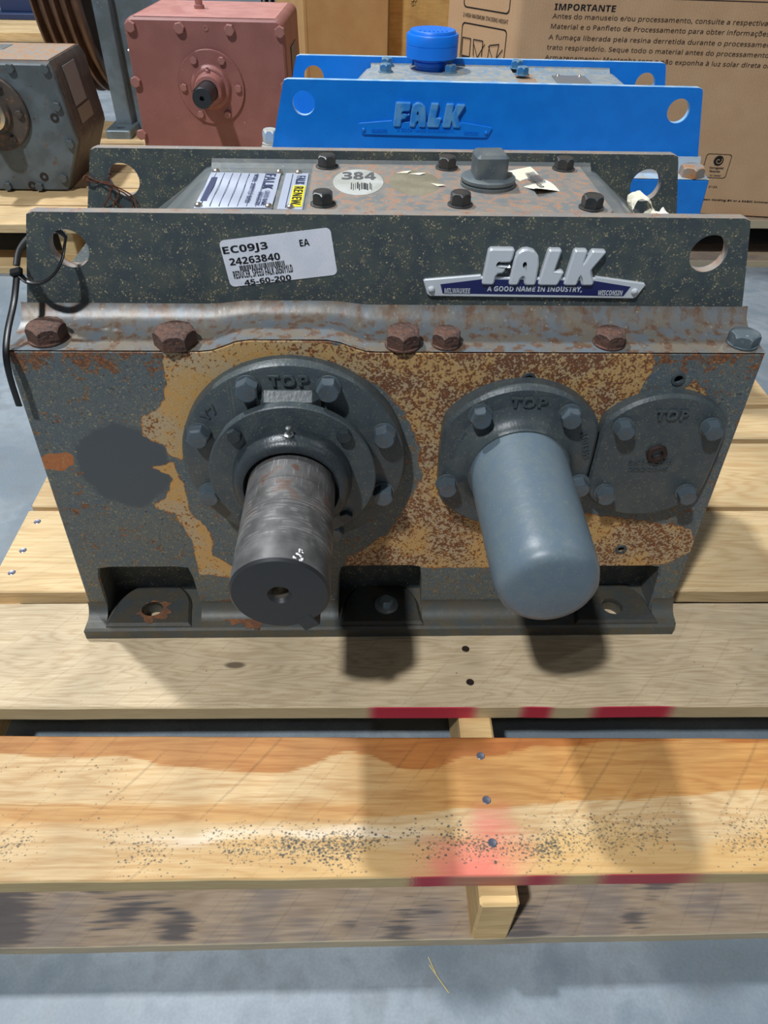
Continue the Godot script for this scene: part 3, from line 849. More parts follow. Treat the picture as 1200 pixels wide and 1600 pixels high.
	part("shaft_guard", lathed([Vector2(0.0475, 0.0330), Vector2(0.0474, 0.036), Vector2(0.0465, 0.060), Vector2(0.0440, 0.162), Vector2(0.0432, 0.172), Vector2(0.0408, 0.1805), Vector2(0.0362, 0.1858), Vector2(0.0300, 0.1880), Vector2(0.0001, 0.1886)], 96, FRONT, c), "guard", t)
	# --- blind cover on the right
	c = Vector3(0.264, AX, 0.0)
	b = MB.new()
	b.extrude(flatted(c, 0.0750, 0.0620), -0.002, 0.013, 0.003)
	var f3 := part("blind_cover", b.mesh(), "flange", t)
	for q in [[-0.0420, 0.0400], [0.0425, 0.0400], [-0.0420, -0.0415], [0.0425, -0.0415]]:
		part("bolt", bolt_mesh(0.0165, 0.0110, 0.0105), "flange_bolt", f3, c + Vector3(q[0], q[1], 0.013), Vector3(PI / 2, 0, q[1] * 30.0))
	words("raised_lettering", "TOP", 0.031, 0.0105, "flange", f3, c + Vector3(-0.0140, 0.0485, 0.0128), Vector3.ZERO, 0.0024, true)
	words("raised_lettering", "350-4590", 0.044, 0.0055, "flange", f3, c + Vector3(-0.0260, -0.0055, 0.0128), Vector3.ZERO, 0.0011, true)
	words("raised_lettering", "22220-5", 0.040, 0.0055, "flange", f3, c + Vector3(-0.0240, -0.0140, 0.0128), Vector3.ZERO, 0.0011, true)
	part("plug", lathed([Vector2(0.0105, 0.0125), Vector2(0.0105, 0.0155), Vector2(0.0095, 0.0168), Vector2(0.0062, 0.0168), Vector2(0.0058, 0.0150), Vector2(0.0055, 0.006), Vector2(0.0001, 0.005)], 8, FRONT), "rust_dark", f3, c + Vector3(-0.001, 0.0085, 0.0))
	# --- tapped holes in the wall
	for h in [Vector2(0.127, 0.3411), Vector2(0.2668, 0.3415), Vector2(0.2667, 0.1192)]:
		part("tapped_hole", lathed([Vector2(0.0068, 0.0), Vector2(0.0064, 0.0012), Vector2(0.0042, 0.0012), Vector2(0.0040, -0.022), Vector2(0.0001, -0.024)], 20, FRONT), "flange", t, Vector3(h.x, h.y, 0.0))
	# rust blooms on the foot: round the left hole and beside the shaft
	var f := FastNoiseLite.new()
	f.seed = 8; f.frequency = 70.0
	for q in [[-0.2805, 0.0, 0.0209, 0.0128, 0.0245], [-0.1740, 0.004, 0.0166, 0.0, 0.0230], [-0.158, 0.016, 0.0166, 0.0, 0.016]]:
		b = MB.new()
		var m := 40
		for i in m:
			var pq := []
			for e in [[i, 0], [i + 1, 0], [i + 1, 1], [i, 1]]:
				var a: float = TAU * (e[0] % m) / m
				var r: float = q[3] if e[1] == 0 else q[4] * (0.72 + 0.5 * f.get_noise_2d(cos(a) * 0.03 + q[0], sin(a) * 0.03 + q[1]) + 0.22 * sin(a + 0.6))
				pq.append(Vector3(q[0] + cos(a) * maxf(r, q[3]), q[2] - 0.0002 * e[1], q[1] + sin(a) * maxf(r, q[3]) * 0.85))
			b.quad(pq[0], pq[1], pq[2], pq[3], Vector3.UP)
		part("rust_patch", b.mesh(), "rust_orange", t)
	# lag screw through the middle foot
	var lag := part("lag_screw", lathed([Vector2(0.0145, 0.0), Vector2(0.0142, 0.0016), Vector2(0.0100, 0.0032), Vector2(0.002, 0.0034)], 28, Basis.IDENTITY), "zinc", t, Vector3(0.002, 0.0205, -0.004))
	part("screw_head", bolt_mesh(0.0135, 0.0085), "zinc", lag, Vector3(0, 0.003, 0))

func flatted(c: Vector3, r: float, f: float) -> PackedVector2Array:
	# disc with two upright flats whose corners are eased
	var o := PackedVector2Array()
	for i in 72:
		var a := TAU * i / 72
		var p := Vector2(cos(a), sin(a)) * r
		var q := absf(p.x)
		if q > f - 0.004: p.x = signf(p.x) * (f - 0.004 * exp(-(q - f + 0.004) / 0.006))
		o.append(Vector2(c.x, c.y) + p)
	return o

# ---------------------------------------------------------------- scene
func _ready() -> void:
	setup()
	materials()
	room()
	front_pallet()
	rusty_reducer()
	blue_reducer()
	background()
	small_things()

func setup() -> void:
	var cam := Camera3D.new()
	cam.name = "camera"
	var pi := 0.72935
	var ya := -0.0391
	var ro := 0.02351
	var X := Vector3(cos(ya), 0, -sin(ya))
	var Z := Vector3(sin(ya), 0, cos(ya))
	var q := cos(pi) * Vector3.UP - sin(pi) * Z
	cam.transform = Transform3D(Basis(cos(ro) * X + sin(ro) * q, -sin(ro) * X + cos(ro) * q, sin(pi) * Vector3.UP + cos(pi) * Z), Vector3(-0.02577, 0.68356, 0.56666))
	cam.fov = rad_to_deg(2.0 * atan(800.0 / 1109.0))
	cam.near = 0.02
	add_child(cam)
	cam.current = true
	var we := WorldEnvironment.new()
	we.name = "world"
	var e := Environment.new()
	e.background_mode = Environment.BG_COLOR
	e.background_color = Color(0.55, 0.58, 0.62)
	e.tonemap_mode = Environment.TONE_MAPPER_LINEAR
	e.tonemap_exposure = 0.80
	e.sdfgi_enabled = true; e.ssao_enabled = true; e.ssil_enabled = true
	we.environment = e
	add_child(we)
	# high bay lamps of the hall: two rows, 6 m above the pallets
	var k := 0
	for p in [Vector3(-2.0, 6.0, 2.75), Vector3(-2.55, 6.0, -2.3), Vector3(5.6, 6.0, 3.6), Vector3(5.4, 6.0, -2.3), Vector3(-2.3, 6.0, -8.2), Vector3(5.4, 6.0, -8.2)]:
		lamp(p, k)
		k += 1

func lamp(p: Vector3, k: int) -> void:
	var spots := ["front left", "left of the red gearbox", "front right", "right of the printed carton", "back left", "back right"]
	var t := thing("ceiling_lamp", "round white high bay lamp under the hall ceiling, %s" % spots[k], "lamp", p, 0.0, "high bay lamps")
	var m := mat("lamp_case", Color(0.75, 0.76, 0.78), 0.5)
	part("lamp_housing", lathed([Vector2(0.20, 0.0), Vector2(0.20, 0.06), Vector2(0.12, 0.12), Vector2(0.06, 0.22), Vector2(0.0001, 0.22)], 32, Basis.IDENTITY), m, t)
	var g := mat("lamp_glow", Color.WHITE, 0.5)
	g.emission_enabled = true
	g.emission = Color(0.97, 0.98, 1.0)
	g.emission_energy_multiplier = 6.0
	part("lamp_lens", lathed([Vector2(0.0001, -0.004), Vector2(0.17, -0.004), Vector2(0.17, 0.002)], 32, Basis.IDENTITY), g, t)
	var l := AreaLight3D.new()
	l.name = "light"
	l.area_size = Vector2(0.30, 0.30)
	l.light_color = Color(0.97, 0.985, 1.0)
	l.light_energy = [54.0, 50.0, 6.0, 6.0, 14.0, 8.0][k]
	l.area_range = 40.0
	l.area_attenuation = 2.0
	l.shadow_enabled = true
	l.position = Vector3(0, -0.02, 0)
	l.rotation = Vector3(-PI / 2, 0, 0)
	t.add_child(l)

func materials() -> void:
	var grain := grain_tex(91, 512, 0.05, 4)
	var fine := grain_tex(92, 512, 0.16, 3)
	var plate_t := speck_tex(21, 1024, C(66, 76, 80), C(79, 86, 83), 90000, C(190, 173, 130), 1.5, 0.04, C(66, 56, 48), 0.60)
	mat("plate", Color.WHITE, 0.52, 0.0, plate_t, 2.6)
	relief("plate", fine, 0.02)
	var flange_t := speck_tex(22, 1024, C(61, 71, 76), C(71, 79, 81), 60000, C(160, 148, 108), 1.0, 0.03, C(86, 78, 66), 0.62)
	mat("flange", Color.WHITE, 0.42, 0.0, flange_t, 3.1)
	relief("flange", fine, 0.025)
	mat("flange_dark", Color(0.74, 0.75, 0.76), 0.42, 0.0, flange_t, 3.1)
	mat("hub", Color(0.72, 0.73, 0.75), 0.36, 0.0, flange_t, 3.4)
	relief("hub", fine, 0.03)
	var foot_t := speck_tex(35, 1024, C(104, 112, 116), C(120, 114, 102), 30000, C(186, 170, 126), 1.0, 0.16, C(112, 88, 66), 0.58)
	mat("foot", Color(0.70, 0.69, 0.66), 0.5, 0.0, foot_t, 2.8)
	relief("foot", grain, 0.03)
	mat("pad", Color(0.60, 0.59, 0.57), 0.42, 0.0, foot_t, 2.2)
	relief("pad", grain, 0.04)
	mat("body", Color(0.95, 0.95, 0.95), 0.6, 0.0, plate_t, 2.2)
	var guard_t := speck_tex(23, 1024, C(92, 108, 120), C(98, 112, 119), 40000, C(160, 154, 124), 0.9, 0.16, C(104, 112, 112), 0.55)
	mat("guard", Color.WHITE, 0.40, 0.0, guard_t, 4.0)
	relief("guard", grain, 0.02)
	mat("flange_bolt", Color.WHITE, 0.36, 0.1, speck_tex(24, 256, C(82, 94, 102), C(74, 84, 90), 500, C(170, 140, 92), 1.2, 0.2, C(120, 88, 54), 0.5), 9.0)
	var ledge_t := speck_tex(25, 1024, C(108, 117, 124), C(122, 112, 98), 14000, C(190, 180, 150), 1.1, 0.40, C(106, 80, 62), 0.5)
	mat("ledge", Color.WHITE, 0.40, 0.15, ledge_t, 2.0)
	relief("ledge", grain, 0.04)
	var edge_t := speck_tex(26, 512, C(136, 132, 128), C(152, 138, 124), 3000, C(206, 198, 186), 1.2, 0.34, C(146, 110, 90), 0.5)
	mat("plate_edge", Color.WHITE, 0.55, 0.0, edge_t, 4.0)
	var rust_t := speck_tex(27, 512, C(80, 58, 50), C(98, 68, 54), 9000, C(150, 96, 58), 1.1, 0.38, C(58, 46, 44), 0.55)
	mat("rust_bolt", Color.WHITE, 0.72, 0.0, rust_t, 6.0)
	relief("rust_bolt", grain, 0.12)
	mat("rust_orange", Color.WHITE, 0.8, 0.0, speck_tex(36, 512, C(126, 80, 46), C(98, 64, 44), 6000, C(176, 112, 56), 1.4, 0.35, C(84, 60, 50), 0.5), 9.0)
	mat("rust_dark", Color(0.55, 0.5, 0.48), 0.75, 0.0, rust_t, 8.0)
	var roof_t := speck_tex(28, 1024, C(112, 120, 124), C(132, 134, 130), 5500, C(200, 194, 180), 1.1, 0.22, C(142, 120, 100), 0.5)
	mat("roof", Color.WHITE, 0.36, 0.25, roof_t, 2.4)
	relief("roof", grain, 0.03)
	mat("insp", Color.WHITE, 0.46, 0.15, speck_tex(29, 1024, C(128, 132, 132), C(152, 142, 132), 9000, C(204, 196, 182), 1.1, 0.42, C(172, 136, 114), 0.5), 2.6)
	relief("insp", grain, 0.03)
	mat("black_bolt", Color.WHITE, 0.38, 0.2, speck_tex(30, 256, C(52, 56, 60), C(72, 70, 66), 200, C(150, 110, 70), 1.2, 0.10, C(124, 88, 56), 0.5), 8.0)
	mat("plug", Color.WHITE, 0.5, 0.1, speck_tex(31, 256, C(84, 96, 102), C(110, 116, 116), 600, C(180, 176, 160), 1.0, 0.1, C(130, 112, 92), 0.5), 6.0)
	face_tex()
	shaft_tex()
	mat("shaft_end", Color(0.22, 0.225, 0.23), 0.42, 0.4)
	mat("bare_steel", Color(0.80, 0.76, 0.70), 0.28, 0.9)
	mat("zinc", Color(0.72, 0.78, 0.80), 0.30, 0.8)
	mat("nipple", Color(0.55, 0.56, 0.56), 0.3, 0.7)
	mat("silver", Color(0.86, 0.88, 0.90), 0.38, 0.25)
	relief("silver", fine, 0.012)
	mat("enamel", Color(0.10, 0.13, 0.36), 0.3)
	mat("white_paint", Color(0.93, 0.93, 0.93), 0.6)
	mat("label_paper", Color(0.99, 0.99, 1.0), 0.55, 0.0, speck_tex(32, 512, C(238, 240, 246), C(228, 232, 240), 160, C(120, 120, 120), 0.8, 0.0, C(0, 0, 0), 0.5), 5.0)
	mat("old_label", Color(0.80, 0.81, 0.80), 0.55, 0.0, speck_tex(37, 256, C(236, 236, 232), C(214, 212, 204), 200, C(130, 126, 118), 1.0, 0.1, C(180, 170, 150), 0.5), 8.0)
	mat("ink", Color(0.06, 0.06, 0.07), 0.6)
	mat("ink_faded", Color(0.34, 0.34, 0.35), 0.7)
	mat("ink_soft", Color(0.24, 0.17, 0.12), 0.8)
	mat("aluminium", Color(0.82, 0.85, 0.92), 0.28, 0.35)
	mat("plate_ink", Color(0.24, 0.28, 0.42), 0.4, 0.3)
	mat("yellow", Color(0.93, 0.86, 0.10), 0.5)
	mat("old_paper", Color(0.98, 0.97, 0.93), 0.75, 0.0, speck_tex(33, 256, C(246, 244, 238), C(228, 222, 206), 120, C(140, 120, 100), 1.0, 0.08, C(186, 160, 124), 0.5), 8.0)
	mat("residue", Color(0.62, 0.60, 0.56), 0.85, 0.0, speck_tex(34, 256, C(200, 196, 176), C(226, 222, 200), 900, C(150, 140, 120), 1.0, 0.1, C(150, 130, 106), 0.5), 8.0)
	mat("black_plastic", Color(0.06, 0.06, 0.065), 0.35)
	mat("wire", Color(0.42, 0.24, 0.16), 0.7, 0.2)
	# blue unit
	var blue_t := speck_tex(41, 1024, C(4, 124, 226), C(8, 130, 232), 700, C(70, 96, 120), 1.4, 0.045, C(62, 88, 112), 0.5)
	mat("blue", Color.WHITE, 0.42, 0.0, blue_t, 2.0)
	mat("blue_worn", Color.WHITE, 0.45, 0.0, speck_tex(46, 256, C(40, 134, 222), C(96, 160, 214), 300, C(110, 120, 120), 1.2, 0.12, C(90, 110, 124), 0.5), 9.0)
	mat("blue_clean", Color(0.02, 0.47, 0.90), 0.42)
	mat("blue_edge", Color.WHITE, 0.45, 0.0, speck_tex(42, 512, C(120, 178, 226), C(176, 206, 230), 500, C(90, 100, 110), 1.2, 0.12, C(110, 120, 124), 0.5), 4.0)
	mat("blue_roof", Color.WHITE, 0.5, 0.0, speck_tex(43, 1024, C(142, 150, 150), C(168, 164, 152), 3000, C(206, 198, 180), 1.5, 0.36, C(92, 142, 190), 0.5), 3.0)
	mat("blue_bolt", Color.WHITE, 0.45, 0.0, speck_tex(44, 256, C(44, 116, 176), C(112, 136, 146), 200, C(160, 140, 110), 1.2, 0.25, C(110, 112, 106), 0.5), 7.0)
	mat("blue_ledge", Color.WHITE, 0.45, 0.0, speck_tex(45, 512, C(170, 190, 206), C(178, 172, 158), 900, C(120, 120, 110), 1.2, 0.2, C(86, 140, 190), 0.5), 3.0)
	# neighbours
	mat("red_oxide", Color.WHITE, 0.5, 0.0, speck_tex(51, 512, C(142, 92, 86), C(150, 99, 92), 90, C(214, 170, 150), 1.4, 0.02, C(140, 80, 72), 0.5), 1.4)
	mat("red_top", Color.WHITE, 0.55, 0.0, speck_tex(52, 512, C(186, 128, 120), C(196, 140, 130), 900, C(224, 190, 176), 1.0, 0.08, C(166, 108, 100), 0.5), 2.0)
	mat("red_bolt", Color(0.62, 0.43, 0.40), 0.45)
	mat("dark_shaft", Color(0.20, 0.22, 0.24), 0.4, 0.4)
	mat("grey_box", Color.WHITE, 0.5, 0.0, speck_tex(53, 512, C(94, 105, 110), C(80, 88, 91), 1400, C(70, 66, 62), 1.6, 0.24, C(96, 78, 66), 0.5), 1.8)
	mat("brown_box", Color.WHITE, 0.6, 0.0, speck_tex(54, 512, C(62, 57, 54), C(78, 69, 62), 900, C(168, 136, 98), 1.2, 0.3, C(112, 80, 60), 0.5), 2.4)
	mat("grimy_top", Color.WHITE, 0.6, 0.0, speck_tex(55, 512, C(142, 138, 134), C(156, 138, 118), 1200, C(196, 168, 126), 1.4, 0.4, C(170, 122, 82), 0.5), 2.6)
	mat("tag", Color(0.58, 0.59, 0.58), 0.35, 0.5)
	mat("kraft_tag", Color(0.50, 0.45, 0.40), 0.8)
	mat("sheave", Color.WHITE, 0.5, 0.3, speck_tex(56, 512, C(104, 82, 68), C(122, 98, 82), 600, C(160, 130, 104), 1.2, 0.2, C(84, 58, 44), 0.5), 2.5)
	mat("sheave_dark", Color(0.16, 0.13, 0.12), 0.7)
	mat("steel_blue", Color.WHITE, 0.4, 0.2, speck_tex(57, 512, C(126, 144, 158), C(110, 124, 130), 500, C(190, 204, 214), 1.6, 0.15, C(96, 102, 100), 0.5), 1.6)
	mat("navy", Color(0.16, 0.22, 0.36), 0.4)
	mat("fin_grey", Color(0.66, 0.68, 0.70), 0.5)
	mat("cardboard", Color.WHITE, 0.85, 0.0, cardboard_tex(61, C(206, 168, 128), C(196, 156, 116)), 2.0)
	mat("carton_light", Color.WHITE, 0.85, 0.0, cardboard_tex(62, C(206, 166, 112), C(196, 152, 98)), 2.0)
	mat("plywood", Color.WHITE, 0.7, 0.0, wood_tex(63, 512, 512, C(226, 186, 116), C(198, 150, 84), {"rings": 5.0}))
	# timber
	var lims := P([0.0, 0.15, 0.08, 0.15, 0.19, 0.16, 0.25, 0.25, 0.33, 0.27, 0.38, 0.14, 0.44, 0.25, 0.50, 0.16, 0.56, 0.07, 0.62, 0.03, 1.0, 0.02])
	var mids := P([0.0, 0.62, 0.418, 0.60, 0.50, 0.53, 0.60, 0.50, 0.72, 0.43, 1.0, 0.40])
	var along := func(p: PackedVector2Array, u: float) -> float:
		for k in p.size() - 1:
			if u < p[k + 1].x: return lerpf(p[k].y, p[k + 1].y, smooth(p[k].x, p[k + 1].x, u))
		return p[p.size() - 1].y
	var front_paint := func(c: Vector3, u: float, v: float, n4: float, n5: float, n2: float) -> Vector3:
		if v < 0.8:
			var t := v / 0.8 + (n2 - 0.5) * 0.05
			var lim: float = along.call(lims, u) + (n4 - 0.5) * 0.06
			var mid: float = along.call(mids, u)
			var tone := C(0.93, 0.80, 0.60)
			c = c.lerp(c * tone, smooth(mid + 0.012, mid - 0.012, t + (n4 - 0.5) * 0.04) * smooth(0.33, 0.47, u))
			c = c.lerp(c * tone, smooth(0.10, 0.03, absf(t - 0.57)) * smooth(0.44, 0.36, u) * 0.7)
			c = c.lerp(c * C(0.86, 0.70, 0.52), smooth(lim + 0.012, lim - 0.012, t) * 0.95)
			c = c.lerp(C(246, 236, 220), smooth(0.07, 0.0, absf(t - 0.72 + (u - 0.35) * 0.15 + (n4 - 0.5) * 0.1)) * smooth(0.48, 0.38, u) * smooth(0.18, 0.28, u) * 0.55)
			c = c.lerp(C(214, 164, 90), smooth(0.70, 0.84, t + (n4 - 0.5) * 0.25) * 0.42 * smooth(0.12, 0.4, u))
			var dx := (u - 0.487) / 0.060
			var dy := (t - 0.98) / 0.42
			c = c.lerp(C(236, 104, 104), smooth(1.0, 0.15, sqrt(dx * dx + dy * dy) + (n4 - 0.5) * 0.9 + (n5 - 0.5) * 0.3) * 0.66)
		else:
			c = c.lerp(C(172, 154, 108), 0.6)
			var r := maxf(smooth(0.426, 0.440, u + (n5 - 0.5) * 0.012) * smooth(0.560, 0.525, u) * (0.40 + 0.6 * smooth(0.3, 0.6, absf(u - 0.490) * 14.0)), smooth(0.570, 0.590, u + (n5 - 0.5) * 0.012) * smooth(0.670, 0.63, u) * 0.85)
			c = c.lerp(C(166, 36, 56), r * smooth(0.05, 0.4, n2 * 0.6 + n4 * 0.5) * 0.92)
		return c
	wood("wood_front", wood_tex(101, 2048, 352, C(216, 190, 146), C(180, 140, 92), {"rings": 9.0, "saw": 0.11, "knots": [[0.645, 0.42, 0.13, 3.4, 0.75], [0.02, 0.3, 0.2, 3.0, 0.5]], "dots": [[2600, 0.03, 0.40, 0.64, 0.055, 1.2, C(82, 78, 68)], [2400, 0.33, 0.55, 0.64, 0.05, 1.5, C(72, 70, 64)], [2000, 0.52, 0.76, 0.60, 0.07, 1.3, C(96, 88, 70)], [260, 0.02, 0.2, 0.30, 0.10, 1.6, C(120, 96, 64)]], "paint": front_paint}))
	var pale_paint := func(c: Vector3, u: float, v: float, n4: float, n5: float, n2: float) -> Vector3:
		if v >= 0.8:
			c = c.lerp(C(190, 172, 130), 0.6)
			var r := maxf(maxf(smooth(0.395, 0.41, u) * smooth(0.505, 0.490, u), smooth(0.536, 0.55, u) * smooth(0.575, 0.562, u)), smooth(0.600, 0.62, u) * smooth(0.690, 0.672, u))
			c = c.lerp(C(186, 40, 62), r * smooth(0.0, 0.3, n2 + 0.2) * 0.92)
		else:
			c = c.lerp(C(120, 110, 96), smooth(0.80, 0.88, n5) * smooth(0.5, 0.75, v) * 0.5)
		return c
	wood("wood_pale", wood_tex(111, 2048, 352, C(208, 190, 158), C(170, 146, 112), {"rings": 15.0, "saw": 0.06, "knots": [[0.272, 0.50, 0.20, 3.4, 0.9, 0.030], [0.75, 0.5, 0.2, 4.0, 0.4]], "dots": [[120, 0.1, 0.9, 0.5, 0.16, 1.3, C(110, 96, 80)]], "paint": pale_paint}))
	wood("wood_b", wood_tex(121, 1024, 256, C(218, 194, 150), C(188, 154, 106), {"rings": 13.0, "saw": 0.04, "knots": [[0.9, 0.3, 0.2, 3.0, 0.6]]}))
	wood("wood_c", wood_tex(131, 1024, 256, C(212, 188, 144), C(184, 148, 100), {"rings": 12.0, "knots": [[0.05, 0.5, 0.2, 2.4, 0.6], [0.95, 0.5, 0.22, 2.2, 0.8]]}))
	var grey_paint := func(c: Vector3, u: float, v: float, n4: float, n5: float, n2: float) -> Vector3:
		var k := smooth(0.50, 0.85, n4 * 0.75 + n2 * 0.25) * 0.40
		c = c.lerp(C(92, 92, 104), k)
		for q in [[0.165, 0.48, 0.010], [0.195, 0.62, 0.012], [0.235, 0.72, 0.012], [0.455, 0.66, 0.016], [0.425, 0.74, 0.016], [0.385, 0.72, 0.008], [0.10, 0.70, 0.040], [0.655, 0.50, 0.014], [0.665, 0.42, 0.010], [0.62, 0.70, 0.010], [0.545, 0.76, 0.024]]:
			var d: float = Vector2((u - q[0]) * 0.5, (v - q[1]) * 0.14).length() / q[2]
			c = c.lerp(C(50, 52, 64), smooth(1.0, 0.0, d + (n4 - 0.5) * 1.6 + (n2 - 0.5) * 1.4) * 0.6)
		if v >= 0.8: c = c.lerp(C(196, 184, 150), 0.55)
		return c
	wood("wood_grey", wood_tex(141, 2048, 256, C(182, 162, 138), C(154, 132, 108), {"rings": 10.0, "saw": 0.07, "paint": grey_paint}))
	wood("wood_end", wood_tex(151, 256, 256, C(222, 192, 136), C(186, 148, 96), {"rings": 5.0}))
	M["wood_end"].uv1_triplanar = true
	M["wood_end"].uv1_scale = Vector3.ONE * 6.0
	mat("nail_dark", Color(0.20, 0.15, 0.13), 0.5, 0.4)
	mat("nail_bright", Color(0.55, 0.56, 0.62), 0.3, 0.8)
	mat("straw", Color(0.83, 0.76, 0.56), 0.7)

func wood(called: String, t: Texture2D) -> void:
	mat(called, Color.WHITE, 0.68, 0.0, t)
	relief(called, t, 0.05)

func cardboard_tex(sd: int, a: Vector3, b: Vector3) -> ImageTexture:
	var n := 512
	var n1 := seam(sd, n, 0.008, 3)
	var n2 := seam(sd + 1, n, 0.3, 2)
	var d := PackedByteArray()
	d.resize(n * n * 3)
	for i in n * n:
		var c := a.lerp(b, n1[i] / 255.0) * (0.93 + 0.14 * n2[i] / 255.0) * (1.0 + 0.009 * sin((i % n) * TAU / 8.0))
		d[i * 3] = int(minf(c.x, 255)); d[i * 3 + 1] = int(minf(c.y, 255)); d[i * 3 + 2] = int(minf(c.z, 255))
	return tex(d, n, n)

func shaft_tex() -> void:
	# turned steel: u round the shaft, v along it (0 at the seal)
	var w := 1024
	var h := 512
	var n1 := nz(71, w, h, 0.02, 4, 2, 2)
	var n2 := nz(72, w, h, 0.12, 3, 16, 1)
	var n3 := nz(73, w, h, 0.12, 3, 1, 12)
	var n4 := nz(74, w, h, 0.4, 2)
	var d := PackedByteArray()
	d.resize(w * h * 3)
	var r := PackedByteArray()
	r.resize(w * h)
	for j in h:
		var v := float(j) / h
		for i in w:
			var k := j * w + i
			var a: float = n1[k] / 255.0
			var s: float = n2[k] / 255.0
			var t: float = n3[k] / 255.0
			var c := C(112, 111, 110) * (0.8 + 0.4 * a)
			var worn := smooth(0.45, 0.72, s) * smooth(0.30, 0.45, v) * smooth(0.92, 0.75, v) * smooth(0.3, 0.55, a)
			c = c.lerp(C(206, 206, 202), worn * 0.5)
			c = c.lerp(C(190, 190, 188), smooth(0.66, 0.80, t) * smooth(0.55, 0.3, v) * 0.4)
			c = c.lerp(C(104, 70, 56), smooth(0.60, 0.72, a * 0.7 + n4[k] / 255.0 * 0.3) * smooth(0.75, 0.2, v) * 0.7)
			for ln in [0.30, 0.52, 0.55]:
				c = c.lerp(C(60, 60, 62), smooth(0.005, 0.0, absf(v - ln - 0.01 * (a - 0.5))) * 0.6)
			d[k * 3] = int(clampf(c.x, 0, 255)); d[k * 3 + 1] = int(clampf(c.y, 0, 255)); d[k * 3 + 2] = int(clampf(c.z, 0, 255))
			r[k] = int(clampf(96.0 + 70.0 * n4[k] / 255.0 - 40.0 * worn, 0, 255))
	mat("shaft", Color.WHITE, 1.0, 0.6, tex(d, w, h))
	M["shaft"].roughness_texture = tex(r, w, h, Image.FORMAT_L8)

func floor_tex() -> ImageTexture:
	var n := 1024
	var n1 := seam(81, n, 0.004, 5)
	var n2 := seam(82, n, 0.02, 4)
	var n3 := seam(83, n, 0.3, 2)
	var d := PackedByteArray()
	d.resize(n * n * 3)
	for i in n * n:
		var c := C(116, 128, 137).lerp(C(144, 154, 162), smooth(0.3, 0.7, n1[i] / 255.0 * 0.6 + n2[i] / 255.0 * 0.4))
		c = c.lerp(C(106, 112, 116), smooth(0.50, 0.85, n2[i] / 255.0) * 0.4)
		c *= 0.95 + 0.10 * n3[i] / 255.0
		d[i * 3] = int(c.x); d[i * 3 + 1] = int(c.y); d[i * 3 + 2] = int(c.z)
	return tex(d, n, n)

func room() -> void:
	var ft := floor_tex()
	mat("concrete", Color.WHITE, 0.42, 0.0, ft, 0.8)
	mat("wall", Color(0.55, 0.57, 0.60), 0.9)
	mat("ceiling", Color(0.62, 0.63, 0.65), 0.9)
	struct("floor", boxed(Vector3(1, -0.28, -2), Vector3(22.4, 0.3, 22.4), 0.0), "concrete")
	struct("ceiling", boxed(Vector3(1, 6.75, -2), Vector3(22.4, 0.3, 22.4), 0.0), "ceiling")
	struct("wall_left", boxed(Vector3(-10.1, 3.235, -2), Vector3(0.2, 6.72, 22.0), 0.0), "wall")
	struct("wall_right", boxed(Vector3(12.1, 3.235, -2), Vector3(0.2, 6.72, 22.0), 0.0), "wall")
	struct("wall_back", boxed(Vector3(1, 3.235, -13.1), Vector3(22.4, 6.72, 0.2), 0.0), "wall")
	struct("wall_front", boxed(Vector3(1, 3.235, 9.1), Vector3(22.4, 6.72, 0.2), 0.0), "wall")

func front_pallet() -> void:
	var B := [[0.1535, 0.1740, 0.3035, 0.3085, "wood_front"], [-0.0295, -0.0205, 0.1215, 0.1325, "wood_pale"], [-0.2040, -0.1985, -0.0480, -0.0405, "wood_b"], [-0.3700, -0.3660, -0.2120, -0.2080, "wood_c"], [-0.4700, -0.4690, -0.3800, -0.3790, "wood_b"], [-0.6240, -0.6230, -0.4820, -0.4830, "wood_c"], [-0.7760, -0.7760, -0.6360, -0.6360, "wood_b"], [-0.9140, -0.9140, -0.7900, -0.7900, "wood_c"]]
	var nails := []
	for z in [0.0476, 0.0945]: nails.append([0.0957, z, 0.0046, "nail_dark"])
	for z in [0.1857, 0.2334, 0.2755]: nails.append([0.0963, z, 0.0044, "nail_bright"])
	for z in [-0.179, -0.122, -0.081]: nails.append([-0.4838, z, 0.0048, "nail_bright"])
	for z in [-0.32, -0.26]:
		nails.append([-0.4838, z, 0.0048, "nail_bright"]); nails.append([0.6800, z, 0.0048, "nail_bright"])
	pallet("sawn timber pallet in the foreground with pink paint on its front boards", -0.503, 0.703, 0.0, B, [-0.4845, 0.0998, 0.6845], -0.912, 0.3235, [[0.180, 0.3225, "wood_grey"], [-0.37, -0.22, "wood_c"], [-0.914, -0.80, "wood_c"]], nails)

func lift(t: Node3D, y: float) -> void:
	t.position.y = y

